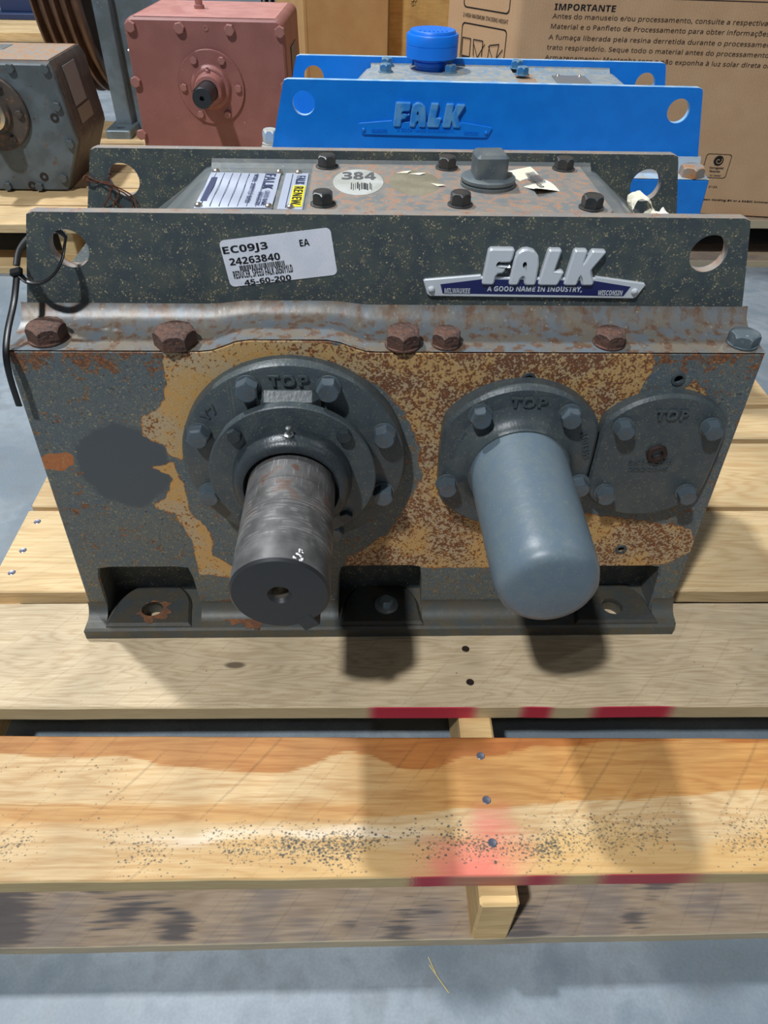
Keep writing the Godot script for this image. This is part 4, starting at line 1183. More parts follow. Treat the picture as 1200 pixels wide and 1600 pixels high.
func rusty_reducer() -> void:
	var k := {"full": true, "body": "body", "face": "face", "foot": "foot", "ledge": "ledge", "plate": "plate", "edge": "plate_edge", "roof": "roof", "badge": "silver", "badge_text": "silver", "badge_x": 0.0300, "letters": "silver",
		"insp": [-0.0775, 0.2070], "insp_mat": "insp", "insp_bolt_mat": "black_bolt",
		"insp_bolts": [[-0.0626, -0.2270], [0.0625, -0.2270], [0.1860, -0.2280], [-0.0622, -0.1130], [0.0650, -0.1150], [0.1870, -0.1100]],
		"ledge_bolts": [[-0.3080, -0.0200, 0.0300, 0.0130, "rust_bolt", 0.4], [-0.1930, -0.0120, 0.0330, 0.0145, "rust_bolt", 0.15], [0.0102, -0.0120, 0.0285, 0.0130, "rust_bolt", 0.5], [0.0496, -0.0140, 0.0235, 0.0115, "rust_bolt", 0.3], [0.1993, -0.0160, 0.0255, 0.0110, "rust_bolt", 0.2], [0.3235, -0.0165, 0.0245, 0.0100, "plug", 0.6]]}
	var t := reducer("rusty grey gear reducer with bare shaft and white stock sticker, on the foreground pallet", k, Vector3.ZERO, 0.0, 1.0)
	# stock sticker
	var st := MB.new()
	var a := 0.128
	st.xf = Transform3D(Basis(Vector3.BACK, a), Vector3(-0.1000, 0.4298, -0.0565))
	st.extrude(rrect(0.0985, 0.0425, 0.0045), 0.0002, 0.0005)
	var s := part("stock_sticker", st.mesh(), "label_paper", t)
	var ox := st.xf
	var put := func(called: String, str: String, w: float, h: float, x: float, y: float, bold: bool) -> void:
		words(called, str, w, h, "ink", s, ox * Vector3(x, y, 0.0006), Vector3(0, 0, a), 0.0002, bold)
	put.call("printed_text", "EC09J3", 0.040, 0.0062, -0.0478, 0.0075, true)
	put.call("printed_text", "EA", 0.0085, 0.0058, 0.0205, 0.0080, true)
	put.call("printed_text", "24263840", 0.0455, 0.0062, -0.0445, -0.0015, true)
	put.call("printed_text", "REDUCER, SPEED FALK 2050Y1LD", 0.0540, 0.0070, -0.0440, -0.0152, true)
	put.call("printed_text", "45-60-200", 0.0430, 0.0048, -0.0360, -0.0211, true)
	var bc := MB.new()
	bc.xf = ox
	var rng := RandomNumberGenerator.new()
	rng.seed = 9
	var x := -0.0368
	while x < 0.0035:
		var w := rng.randf_range(0.0004, 0.0013)
		bc.box(Vector3(x + w / 2, -0.0048, 0.0006), Vector3(w, 0.0042, 0.0002), 0.0)
		x += w + rng.randf_range(0.0003, 0.0009)
	part("barcode", bc.mesh(), "ink", s)
	# roof: rating plates, stickers, plug
	var rp := func(x0: float, x1: float, z0: float, z1: float, wave: float) -> ArrayMesh:
		var b := MB.new()
		var n := 28
		var f := func(xx: float, zz: float) -> Vector3: return Vector3(xx, 0.4530 + wave * (sin((zz - z0) * 92.0 + sin(xx * 60.0) * 0.8) * 0.5 + 0.5), zz)
		for i in n:
			for j in n:
				var p: Array = []
				var nn: Array = []
				for q in [[0, 0], [1, 0], [1, 1], [0, 1]]:
					var xx := lerpf(x0, x1, float(i + q[0]) / n)
					var zz := lerpf(z0, z1, float(j + q[1]) / n)
					p.append(f.call(xx, zz))
					nn.append((f.call(xx, zz + 0.0005) - f.call(xx, zz - 0.0005)).cross(f.call(xx + 0.0005, zz) - f.call(xx - 0.0005, zz)).normalized())
				b.quadn(p[0], p[1], p[2], p[3], nn[0], nn[1], nn[2], nn[3])
		for e in [[x0, z0, x1, z0, Vector3.FORWARD], [x0, z1, x1, z1, Vector3.BACK], [x0, z0, x0, z1, Vector3.LEFT], [x1, z0, x1, z1, Vector3.RIGHT]]:
			b.quad(Vector3(e[0], 0.4518, e[1]), Vector3(e[2], 0.4518, e[3]), Vector3(e[2], 0.4530, e[3]), Vector3(e[0], 0.4530, e[1]), e[4])
		return b.mesh()
	var p1 := part("rating_plate", rp.call(-0.1815, -0.1100, -0.2170, -0.1130, 0.0009), "aluminium", t)
	var p2 := part("rating_plate", rp.call(-0.1050, -0.0815, -0.2190, -0.1120, 0.0003), "aluminium", t)
	var y := 0.4541
	for i in 7:
		part("printed_line", boxed(Vector3(-0.1760 + i * 0.0085, y, -0.165), Vector3(0.0005, 0.0002, 0.098), 0.0), "plate_ink", p1)
	var lay := Vector3(-PI / 2, -PI / 2, 0)
	words("printed_text", "FALK", 0.046, 0.0100, "plate_ink", p1, Vector3(-0.1245, y, -0.2130), lay, 0.0002, true)
	words("printed_text", "GOOD NAME", 0.042, 0.0035, "plate_ink", p1, Vector3(-0.1205, y, -0.1600), lay, 0.0002, false)
	words("printed_text", "INDUSTRY", 0.038, 0.0035, "plate_ink", p1, Vector3(-0.1265, y, -0.1560), lay, 0.0002, false)
	words("printed_text", "MODEL  2050Y1LD  RATIO", 0.085, 0.0035, "plate_ink", p1, Vector3(-0.1365, y, -0.2100), lay, 0.0002, false)
	part("printed_band", boxed(Vector3(-0.1755, y - 0.0001, -0.165), Vector3(0.006, 0.0002, 0.07), 0.0), "plate_ink", p1)
	part("printed_band", boxed(Vector3(-0.0885, y - 0.0006, -0.1480), Vector3(0.0120, 0.0003, 0.060), 0.0), "yellow", p2)
	words("printed_text", "RENEW", 0.052, 0.0090, "ink", p2, Vector3(-0.0930, y - 0.0003, -0.1740), lay, 0.0002, true)
	words("printed_text", "FALK", 0.026, 0.0090, "plate_ink", p2, Vector3(-0.0930, y - 0.0006, -0.2090), lay, 0.0002, true)
	part("printed_line", boxed(Vector3(-0.0975, y - 0.0006, -0.165), Vector3(0.0007, 0.0002, 0.100), 0.0), "plate_ink", p2)
	var rv := lathed([Vector2(0.0038, -0.001), Vector2(0.0034, 0.0016), Vector2(0.0022, 0.0026), Vector2(0.0001, 0.0030)], 16, Basis.IDENTITY)
	for q in [[-0.1770, -0.2200], [-0.1120, -0.2200], [-0.1780, -0.1180], [-0.1130, -0.1170]]: part("rivet", rv, "bare_steel", p1, Vector3(q[0], 0.4535, q[1]))
	for q in [[-0.0920, -0.2195], [-0.0930, -0.1160]]: part("rivet", rv, "bare_steel", p2, Vector3(q[0], 0.4533, q[1]))
	# round sticker and the ring where another one came off
	var rs := part("round_sticker", lathed([Vector2(0.0250, 0.4575), Vector2(0.0250, 0.4579), Vector2(0.0001, 0.4580)], 48, Basis(Vector3(1, 0, 0), Vector3(0, 1, 0), Vector3(0, 0, 1.6)), Vector3(-0.0300, 0, -0.1780)), "old_label", t)
	words("printed_text", "384", 0.034, 0.0230, "ink_faded", rs, Vector3(-0.0465, 0.4582, -0.1840), Vector3(-PI / 2, 0, 0), 0.0002, true)
	bc = MB.new()
	for i in 11: bc.box(Vector3(-0.0365 + i * 0.0020 + rng.randf_range(-0.0004, 0.0004), 0.4581, -0.1630 + rng.randf_range(-0.003, 0.003)), Vector3(rng.randf_range(0.0004, 0.0013), 0.0002, 0.019), 0.0)
	part("barcode", bc.mesh(), "ink", rs)
	part("glue_ring", lathed([Vector2(0.0255, 0.4575), Vector2(0.0250, 0.4577), Vector2(0.0001, 0.4577)], 48, Basis(Vector3(1, 0, 0), Vector3(0, 1, 0), Vector3(0, 0, 1.5)), Vector3(0.0262, 0, -0.1790)), "residue", t)
	for q in [[0.0165, -0.2085, 0.4], [0.0300, -0.2040, 0.1], [0.0480, -0.1700, -0.5]]:
		var sc := MB.new()
		sc.xf = Transform3D(Basis(Vector3.UP, q[2]), Vector3(q[0], 0.4579, q[1]))
		sc.tri(Vector3(-0.008, 0, -0.002), Vector3(0.009, 0.0012, 0.0), Vector3(0.002, 0.0004, 0.004), Vector3.UP, Vector3.UP, Vector3.UP)
		sc.tri(Vector3(-0.008, 0, -0.002), Vector3(0.003, 0.0002, -0.004), Vector3(0.009, 0.0012, 0.0), Vector3.UP, Vector3.UP, Vector3.UP)
		part("paper_scrap", sc.mesh(), "old_paper", t)
	# torn barcode sticker, curling at its near end
	var tb := MB.new()
	var A := Vector3(0.1252, 0.4577, -0.2169)
	var Bv := Vector3(0.0165, 0, 0.0740)
	var Cv := Vector3(0.0259, 0, -0.0141)
	for i in 12:
		for j in 4:
			var pq := []
			for q in [[0, 0], [1, 0], [1, 1], [0, 1]]:
				var u1: float = (i + q[0]) / 12.0
				var v1: float = (j + q[1]) / 4.0
				pq.append(A + Bv * u1 + Cv * v1 + Vector3(0, 0.0003 + 0.0060 * pow(maxf(0.0, u1 - 0.72) / 0.28, 2.0) * (1.0 - v1) + 0.001 * sin(u1 * 9.0 + v1), 0) + Vector3(0.0022 * sin(u1 * 17.0 + j), 0, 0.0) * (1.0 if j == 0 and q[1] == 0 else 0.0))
			tb.quad(pq[0], pq[1], pq[2], pq[3], Vector3(-0.1 * i / 12.0, 1, 0).normalized())
	var ts := part("torn_sticker", tb.mesh(), "old_paper", t)
	bc = MB.new()
	for i in 22:
		var u1 := 0.24 + i * 0.020
		bc.quad(A + Bv * u1 + Cv * 0.45 + Vector3(0, 0.0021, 0), A + Bv * (u1 + 0.009 + 0.004 * (i % 3)) + Cv * 0.45 + Vector3(0, 0.0021, 0), A + Bv * (u1 + 0.009 + 0.004 * (i % 3)) + Cv * 0.85 + Vector3(0, 0.0021, 0), A + Bv * u1 + Cv * 0.85 + Vector3(0, 0.0021, 0), Vector3.UP)
	part("barcode", bc.mesh(), "ink_faded", ts)
	words("printed_text", "28T-03", 0.034, 0.0042, "ink_faded", ts, A + Bv * 0.40 + Cv * 0.36 + Vector3(0, 0.0022, 0), Vector3(-PI / 2, -1.35, 0), 0.0002, true)
	# square-headed pipe plug
	var pc := Vector3(0.0985, 0.4575, -0.1740)
	var pf := part("pipe_plug", lathed([Vector2(0.0270, 0.0), Vector2(0.0272, 0.0028), Vector2(0.0255, 0.0034), Vector2(0.0255, 0.0045), Vector2(0.0270, 0.0052), Vector2(0.0268, 0.0078), Vector2(0.0250, 0.0088), Vector2(0.0160, 0.0095), Vector2(0.0001, 0.0095)], 56, Basis.IDENTITY, pc), "plug", t)
	var sq := MB.new()
	sq.xf = Transform3D(Basis(Vector3.UP, 0.06) * Basis(Vector3(1, 0, 0), Vector3(0, 0, -1), Vector3(0, 1, 0)), pc)
	sq.extrude(rrect(0.0315, 0.0315, 0.004), 0.009, 0.0305, 0.0028)
	part("square_head", sq.mesh(), "plug", pf)

func blue_reducer() -> void:
	var k := {"full": false, "body": "blue", "face": "blue", "foot": "blue", "ledge": "blue_ledge", "plate": "blue", "edge": "blue_edge", "roof": "blue_roof", "badge": "blue", "badge_text": "blue_clean", "badge_x": -0.1990, "letters": "blue_worn",
		"insp": [-0.1700, 0.0500], "insp_mat": "blue_roof", "insp_bolt_mat": "blue_bolt",
		"insp_bolts": [[-0.158, -0.232], [-0.058, -0.236], [0.060, -0.236], [-0.160, -0.182], [-0.055, -0.186], [0.062, -0.182]],
		"ledge_bolts": [[-0.308, -0.020, 0.033, 0.0150, "blue_ledge", 0.4], [-0.193, -0.012, 0.030, 0.0135, "blue_ledge", 0.1], [0.010, -0.012, 0.028, 0.013, "blue_ledge", 0.5], [0.199, -0.016, 0.028, 0.012, "blue_ledge", 0.2], [0.316, -0.018, 0.0330, 0.0145, "grimy_top", 0.5]]}
	LEDGE = 0.3560
	bump_h = 0.0
	var t := reducer("bright blue gear reducer with a blue breather cap, behind the rusty grey gearbox", k, Vector3(0.1640, 0.0, -0.5660), -0.030, 0.987)
	LEDGE = 0.3686
	part("side_lug", boxed(Vector3(-0.3400, 0.3450, -0.1500), Vector3(0.050, 0.030, 0.110), 0.006), "blue_ledge", t)
	part("bolt", bolt_mesh(0.022, 0.020, 0.014), "blue_ledge", t, Vector3(-0.3480, 0.3600, -0.1300))
	var c := Vector3(-0.0850, 0.4575, -0.2140)
	var cap := part("breather_cap", lathed([Vector2(0.0400, 0.0170), Vector2(0.0420, 0.0180), Vector2(0.0420, 0.0340), Vector2(0.0412, 0.0346), Vector2(0.0420, 0.0352), Vector2(0.0420, 0.0480), Vector2(0.0405, 0.0500), Vector2(0.0375, 0.0502), Vector2(0.0365, 0.0540), Vector2(0.0355, 0.0550), Vector2(0.0001, 0.0550)], 56, Basis.IDENTITY, c), "blue_clean", t)
	part("cap_neck", lathed([Vector2(0.0260, 0.0), Vector2(0.0260, 0.005), Vector2(0.0278, 0.006), Vector2(0.0278, 0.011), Vector2(0.0260, 0.012), Vector2(0.0265, 0.018), Vector2(0.040, 0.0178)], 48, Basis.IDENTITY, c), "blue_clean", cap)
	for i in 7: part("cap_rib", boxed(c + Vector3(-0.021 + i * 0.007, 0.0555, 0.0), Vector3(0.003, 0.0016, 2.0 * sqrt(0.029 * 0.029 - pow(-0.021 + i * 0.007, 2.0))), 0.0005), "blue_clean", cap)
	for q in [[0.0300, 0.0830, -0.200], [0.1150, 0.1700, -0.190]]:
		var rp := part("rating_plate", boxed(Vector3((q[0] + q[1]) / 2, 0.4531, -0.165), Vector3(q[1] - q[0], 0.0012, 0.085), 0.0004), "tag" if q[0] > 0.1 else "grimy_top", t)
		for s in [-1, 1]: part("rivet", lathed([Vector2(0.003, 0), Vector2(0.002, 0.002), Vector2(0.0001, 0.0024)], 12, Basis.IDENTITY), "bare_steel", rp, Vector3((q[0] + q[1]) / 2 + s * 0.018, 0.4537, -0.204))

func background() -> void:
	# --- pallets behind
	var B := []
	var z := -1.315
	for i in 7:
		B.append([z - 0.138, z - 0.138, z, z, "wood_b" if i % 2 == 0 else "wood_c"])
		z -= 0.150
	pallet("sawn pallet carrying the red and the hexagonal grey gearbox", -1.42, -0.20, 0.0, B, [-1.40, -0.81, -0.22], -2.35, -1.335, [[-1.43, -1.312, "wood_b"], [-1.90, -1.80, "wood_c"], [-2.35, -2.24, "wood_c"]], [])
	B = []
	z = -1.395
	for i in 8:
		B.append([z - 0.138, z - 0.138, z, z, "wood_grey" if i == 0 else "wood_c"])
		z -= 0.150
	pallet("greyer pallet under the big printed cardboard bin", 0.16, 1.50, 0.0, B, [0.18, 0.83, 1.48], -2.58, -1.405, [[-1.52, -1.392, "wood_grey"], [-2.05, -1.95, "wood_c"], [-2.58, -2.46, "wood_c"]], [])
	var t := thing("timber_skid", "skid of thick light planks carrying the navy motor foot, top left behind the grooved wheel", "skid")
	for i in 5: part("plank", plank_mesh(-3.3, -1.55, -4.40 - 0.17 * i, -4.40 - 0.17 * i, -4.24 - 0.17 * i, -4.24 - 0.17 * i, -0.045, 0.0, -3.3, 1.75), "wood_b", t)
	for i in 3: part("plank", plank_mesh(-3.3, -1.55, -3.84 - 0.19 * i, -3.84 - 0.19 * i, -3.66 - 0.19 * i, -3.66 - 0.19 * i, -0.08, -0.045, -3.3, 1.75), "wood_c", t)
	for x in [-3.2, -2.45, -1.7]: part("runner", boxed(Vector3(x, -0.105, -4.2), Vector3(0.09, 0.05, 1.3), 0.003), "wood_end", t)
	for x in [-3.2, -2.45, -1.7]: part("runner", boxed(Vector3(x, -0.0625, -4.66), Vector3(0.09, 0.035, 0.82), 0.003), "wood_end", t)
	t = thing("motor_stand", "navy blue steel motor foot on the timber skid, at the top left corner", "machine")
	part("foot_plate", boxed(Vector3(-2.10, 0.016, -4.76), Vector3(0.36, 0.032, 0.16), 0.004), "navy", t)
	part("column", boxed(Vector3(-2.09, 0.25, -4.80), Vector3(0.28, 0.44, 0.09), 0.006), "navy", t)
	part("bolt", bolt_mesh(0.045, 0.025, 0.03), "zinc", t, Vector3(-1.99, 0.032, -4.715))

	hex_gearbox()
	red_gearbox()

	# --- machine with a grooved belt wheel
	t = thing("belt_drive", "blue grey steel frame with a big rusty four-groove belt wheel, left of the red gearbox", "machine")
	var ax := Basis(Vector3(0, 1, 0), Vector3(1, 0, 0), Vector3(0, 0, -1))
	var pr := [Vector2(0.30, 0.0), Vector2(0.365, 0.0), Vector2(0.37, 0.004)]
	for i in 4:
		var h := 0.008 + i * 0.034
		pr.append(Vector2(0.37, h)); pr.append(Vector2(0.340, h + 0.007)); pr.append(Vector2(0.340, h + 0.017)); pr.append(Vector2(0.37, h + 0.025))
	pr.append_array([Vector2(0.37, 0.146), Vector2(0.366, 0.150), Vector2(0.338, 0.150), Vector2(0.334, 0.146)])
	part("belt_wheel", lathed(pr, 96, ax, Vector3(-1.052, 0.445, -2.50)), "sheave", t)
	part("wheel_web", lathed([Vector2(0.334, 0.146), Vector2(0.330, 0.060), Vector2(0.09, 0.055), Vector2(0.08, 0.130), Vector2(0.03, 0.130)], 64, ax, Vector3(-1.052, 0.445, -2.50)), "sheave_dark", t)
	part("wheel_shaft", lathed([Vector2(0.03, 0.0), Vector2(0.03, 0.40)], 32, ax, Vector3(-1.03, 0.445, -2.50)), "dark_shaft", t)
	part("frame_flange", boxed(Vector3(-0.855, 0.36, -2.205), Vector3(0.052, 0.72, 0.012), 0.003), "steel_blue", t)
	part("frame_web", boxed(Vector3(-0.745, 0.36, -2.250), Vector3(0.23, 0.72, 0.012), 0.003), "steel_blue", t)
	part("frame_rib", boxed(Vector3(-0.834, 0.36, -2.228), Vector3(0.010, 0.72, 0.046), 0.002), "steel_blue", t)
	var fb := MB.new()
	fb.xf = Transform3D(Basis(Vector3(1, 0, 0), Vector3(0, 0, -1), Vector3(0, 1, 0)), Vector3(-0.858, 0, -2.19))
	fb.extrude(rrect(0.085, 0.15, 0.008), 0.0, 0.026, 0.003, [circle(Vector2(0.004, -0.035), 0.014, 20)])
	part("frame_foot", fb.mesh(), "steel_blue", t)
	part("frame_foot", boxed(Vector3(-0.66, 0.013, -2.25), Vector3(0.06, 0.026, 0.12), 0.003), "steel_blue", t)
	part("bolt", bolt_mesh(0.030, 0.02, 0.02), "red_bolt", t, Vector3(-0.868, 0.245, -2.3), Vector3(0, 0, 1.2))
	part("cap_screw", lathed([Vector2(0.011, 0.0), Vector2(0.011, 0.014), Vector2(0.0001, 0.015)], 14, FRONT), "nipple", t, Vector3(-0.715, 0.293, -2.244))

	# --- finned motor behind the red box
	t = thing("finned_motor", "grey motor with upright cooling fins, just showing behind the red gearbox", "motor")
	part("motor_body", lathed([Vector2(0.10, 0.0), Vector2(0.17, 0.01), Vector2(0.17, 0.34), Vector2(0.06, 0.36), Vector2(0.0001, 0.36)], 40, ax, Vector3(-0.47, 0.33, -3.35)), "sheave_dark", t)
	for i in 12: part("fin", lathed([Vector2(0.165, 0.0), Vector2(0.205, 0.001), Vector2(0.205, 0.009), Vector2(0.165, 0.010)], 40, ax, Vector3(-0.45 + i * 0.025, 0.33, -3.35)), "fin_grey", t)
	part("foot", boxed(Vector3(-0.30, 0.0, -3.35), Vector3(0.24, 0.26, 0.30), 0.006), "sheave_dark", t)

	# --- cartons
	t = thing("plain_carton", "plain tan carton standing between the red gearbox and the plywood crate", "carton", Vector3(-0.2300, -0.13, -2.45), 0.42)
	part("carton_body", boxed(Vector3(0.165, 0.46, -0.15), Vector3(0.33, 0.92, 0.30), 0.004), "carton_light", t)
	part("flap", boxed(Vector3(0.165, 0.925, -0.075), Vector3(0.326, 0.008, 0.147), 0.002), "carton_light", t)
	part("flap", boxed(Vector3(0.165, 0.925, -0.225), Vector3(0.326, 0.008, 0.147), 0.002), "carton_light", t)
	part("tape", boxed(Vector3(0.004, 0.46, -0.012), Vector3(0.012, 0.90, 0.030), 0.001), "carton_light", t)
	t = thing("storage_tote", "black plastic tote in the dark gap between the tan carton and the plywood crate", "tote", Vector3(0.10, -0.13, -3.30))
	part("tote_body", boxed(Vector3(0, 0.30, 0), Vector3(0.40, 0.60, 0.30), 0.012), "black_plastic", t)
	part("rim", boxed(Vector3(0, 0.61, 0), Vector3(0.44, 0.03, 0.34), 0.008), "black_plastic", t)
	t = thing("plywood_crate", "pale plywood crate with a small ink mark, between the tan carton and the printed bin", "crate", Vector3(0.021, -0.13, -0.75))
	part("side_panel", boxed(Vector3(0.185, 0.50, -2.006), Vector3(0.254, 1.0, 0.012), 0.001), "plywood", t)
	part("side_panel", boxed(Vector3(0.185, 0.50, -2.354), Vector3(0.254, 1.0, 0.012), 0.001), "plywood", t)
	part("end_panel", boxed(Vector3(0.064, 0.50, -2.18), Vector3(0.012, 1.0, 0.336), 0.001), "plywood", t)
	part("end_panel", boxed(Vector3(0.306, 0.50, -2.18), Vector3(0.012, 1.0, 0.336), 0.001), "plywood", t)
	part("top_panel", boxed(Vector3(0.185, 1.006, -2.18), Vector3(0.254, 0.012, 0.36), 0.001), "plywood", t)
	var ib := MB.new()
	for q in [[0.140, 0.452, 0.156, 0.470], [0.140, 0.462, 0.162, 0.462], [0.148, 0.446, 0.152, 0.474], [0.143, 0.448, 0.160, 0.452], [0.156, 0.456, 0.166, 0.472]]:
		ib.tube([Vector3(q[0], q[1], -1.9997), Vector3(q[2], q[3], -1.9997)], 0.0009, 5)
	part("ink_mark", ib.mesh(), "ink_soft", t)
	printed_bin()

func hex_gearbox() -> void:
	var t := thing("hexagonal_gearbox", "hexagonal grimy grey gearbox at the left edge, bolted front plate and steel shaft end", "gearbox", Vector3(-1.005, 0.0, -1.57))
	var hexa := P([-0.143, 0.0, 0.143, 0.0, 0.150, 0.010, 0.203, 0.126, 0.203, 0.142, 0.186, 0.296, 0.174, 0.316, -0.174, 0.316, -0.186, 0.296, -0.203, 0.142, -0.203, 0.126, -0.150, 0.010])
	var b := MB.new()
	b.extrude(hexa, -0.27, -0.016, 0.006)
	part("housing", b.mesh(), "brown_box", t)
	b = MB.new()
	b.extrude(MB.inset(hexa_ccw(hexa), 0.004), -0.018, 0.0, 0.003)
	part("front_plate", b.mesh(), "grey_box", t)
	part("top_plate", boxed(Vector3(0, 0.317, -0.142), Vector3(0.340, 0.003, 0.235), 0.001), "grimy_top", t)
	for q in [[0.078, 0.303], [0.166, 0.303], [-0.078, 0.303], [-0.166, 0.303], [0.172, 0.217], [-0.172, 0.217], [0.182, 0.126], [-0.182, 0.126], [0.139, 0.038], [-0.139, 0.038], [0.066, 0.015], [-0.022, 0.015], [-0.10, 0.015]]:
		part("bolt", bolt_mesh(0.0205, 0.0120, 0.0), "grey_box", t, Vector3(q[0], q[1], 0.0), Vector3(PI / 2, 0, q[0] * 11.0))
	for q in [[0.157, 0.189], [0.085, 0.040], [0.045, 0.016]]:
		part("tapped_hole", lathed([Vector2(0.0115, 0.0), Vector2(0.0110, 0.002), Vector2(0.0055, 0.002), Vector2(0.005, -0.001), Vector2(0.0001, -0.0012)], 20, FRONT), "sheave_dark", t, Vector3(q[0], q[1], 0.0))
	var f := part("bearing_flange", lathed([Vector2(0.092, 0.0), Vector2(0.092, 0.008), Vector2(0.089, 0.011), Vector2(0.052, 0.011), Vector2(0.048, 0.020), Vector2(0.02, 0.021)], 64, FRONT), "brown_box", t, Vector3(0.0, 0.200, 0.0))
	for i in 6:
		var a := TAU * (i + 0.5) / 6
		part("bolt", bolt_mesh(0.018, 0.010, 0.0), "brown_box", f, Vector3(sin(a) * 0.072, cos(a) * 0.072, 0.011), Vector3(PI / 2, 0, i))
	part("shaft_stub", lathed([Vector2(0.040, 0.018), Vector2(0.039, 0.030), Vector2(0.031, 0.034), Vector2(0.031, 0.075), Vector2(0.028, 0.090), Vector2(0.018, 0.098), Vector2(0.0001, 0.100)], 40, FRONT), "bare_steel", t, Vector3(0.0, 0.200, 0.0))
	var sl := Basis(Vector3.BACK, 0.115)
	for q in [[0.250, -0.115, 0.095, 0.10, "tag"], [0.1780, -0.125, 0.038, 0.11, "kraft_tag"]]:
		b = MB.new()
		b.xf = Transform3D(sl, Vector3(0.2035 - 0.016 - (q[0] - 0.142) * 0.111 + 0.0168, q[0], q[1]))
		b.box(Vector3.ZERO, Vector3(0.0016, q[2], q[3]), 0.0004)
		part("side_label", b.mesh(), q[4], t)
	b = MB.new()
	b.box(Vector3(-0.04, 0.3192, -0.19), Vector3(0.095, 0.001, 0.075), 0.0003)
	part("name_tag", b.mesh(), "tag", t)

func hexa_ccw(p: PackedVector2Array) -> PackedVector2Array:
	var o := p.duplicate()
	if Geometry2D.is_polygon_clockwise(o): o.reverse()
	return o

func red_gearbox() -> void:
	var t := thing("red_gearbox", "square gearbox painted dull red with a short black keyed shaft, behind on the left", "gearbox", Vector3(-0.464, 0.0, -1.80))
	t.rotation.y = -0.03
	var rot := Basis(Vector3.BACK, -0.012)
	var b := MB.new()
	var sh := PackedVector2Array()
	for p in rrect(0.442, 0.385, 0.022, 6): sh.append(p + Vector2(0, 0.1935))
	for i in sh.size():
		sh[i].x *= 1.0 + (0.385 - sh[i].y) * 0.06
	b.extrude(sh, -0.37, -0.014, 0.010)
	part("housing", b.mesh(), "red_oxide", t)
	b = MB.new()
	b.extrude(MB.inset(hexa_ccw(sh), 0.002), -0.012, 0.0, 0.004)
	part("front_plate", b.mesh(), "red_oxide", t)
	for q in [[-0.201, 0.365], [-0.066, 0.364], [0.072, 0.362], [0.211, 0.360], [-0.214, 0.232], [0.217, 0.230], [-0.226, 0.094], [0.222, 0.092], [-0.075, 0.020], [0.075, 0.020]]:
		part("bolt", bolt_mesh(0.0255, 0.0150, 0.0), "red_bolt", t, Vector3(q[0], q[1], 0.0), Vector3(PI / 2, 0, q[0] * 13.0))
	part("sight_hole", lathed([Vector2(0.0070, 0.0), Vector2(0.0068, 0.0022), Vector2(0.0040, 0.0022), Vector2(0.0038, 0.0006), Vector2(0.0001, 0.0005)], 20, FRONT), "red_bolt", t, Vector3(0.0060, 0.3640, 0.0))
	var c := Vector3(0.0020, 0.2215, 0.0)
	var f := part("bearing_flange", lathed([Vector2(0.0950, 0.0), Vector2(0.0950, 0.0060), Vector2(0.0935, 0.0080), Vector2(0.0600, 0.0080), Vector2(0.0560, 0.0120), Vector2(0.0540, 0.0190), Vector2(0.0500, 0.0220), Vector2(0.0440, 0.0220), Vector2(0.0420, 0.0280), Vector2(0.0400, 0.0480), Vector2(0.0370, 0.0540), Vector2(0.0280, 0.0560)], 64, FRONT), "red_oxide", t, c)
	for i in 6:
		var a := TAU * (i + 0.5) / 6
		part("bolt", bolt_mesh(0.0180, 0.0100, 0.0), "red_bolt", f, Vector3(sin(a) * 0.0785, cos(a) * 0.0785, 0.008), Vector3(PI / 2, 0, i * 0.7))
	part("grease_nipple", lathed([Vector2(0.006, 0), Vector2(0.006, 0.006), Vector2(0.003, 0.008), Vector2(0.004, 0.013), Vector2(0.0001, 0.015)], 14, Basis.IDENTITY), "red_bolt", f, Vector3(0.0, 0.042, 0.030))
	var s := part("shaft", lathed([Vector2(0.0265, 0.05), Vector2(0.0265, 0.142), Vector2(0.0245, 0.144), Vector2(0.0065, 0.144), Vector2(0.0060, 0.128), Vector2(0.0001, 0.127)], 40, FRONT), "dark_shaft", t, c)
	b = MB.new()
	b.xf = Transform3D(Basis(Vector3.BACK, 0.75), Vector3.ZERO)
	b.box(Vector3(0, 0.0245, 0.105), Vector3(0.0095, 0.0095, 0.074), 0.001)
	part("shaft_key", b.mesh(), "sheave_dark", s)
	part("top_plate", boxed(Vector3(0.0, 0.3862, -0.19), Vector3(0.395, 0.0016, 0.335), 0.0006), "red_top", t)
	part("vent_plug", lathed([Vector2(0.0150, 0.0), Vector2(0.0150, 0.010), Vector2(0.0110, 0.011), Vector2(0.0110, 0.050), Vector2(0.0001, 0.052)], 6, Basis.IDENTITY), "red_bolt", t, Vector3(-0.045, 0.386, -0.185))
	part("side_label", boxed(Vector3(0.2245, 0.250, -0.20), Vector3(0.0014, 0.11, 0.14), 0.0004), "kraft_tag", t)
	part("side_screw", lathed([Vector2(0.004, 0), Vector2(0.004, 0.014), Vector2(0.0075, 0.015), Vector2(0.0075, 0.020), Vector2(0.0001, 0.021)], 12, Basis(Vector3(0, 1, 0), Vector3(-1, 0, 0), Vector3(0, 0, 1))), "nipple", t, Vector3(-0.218, 0.295, -0.06))

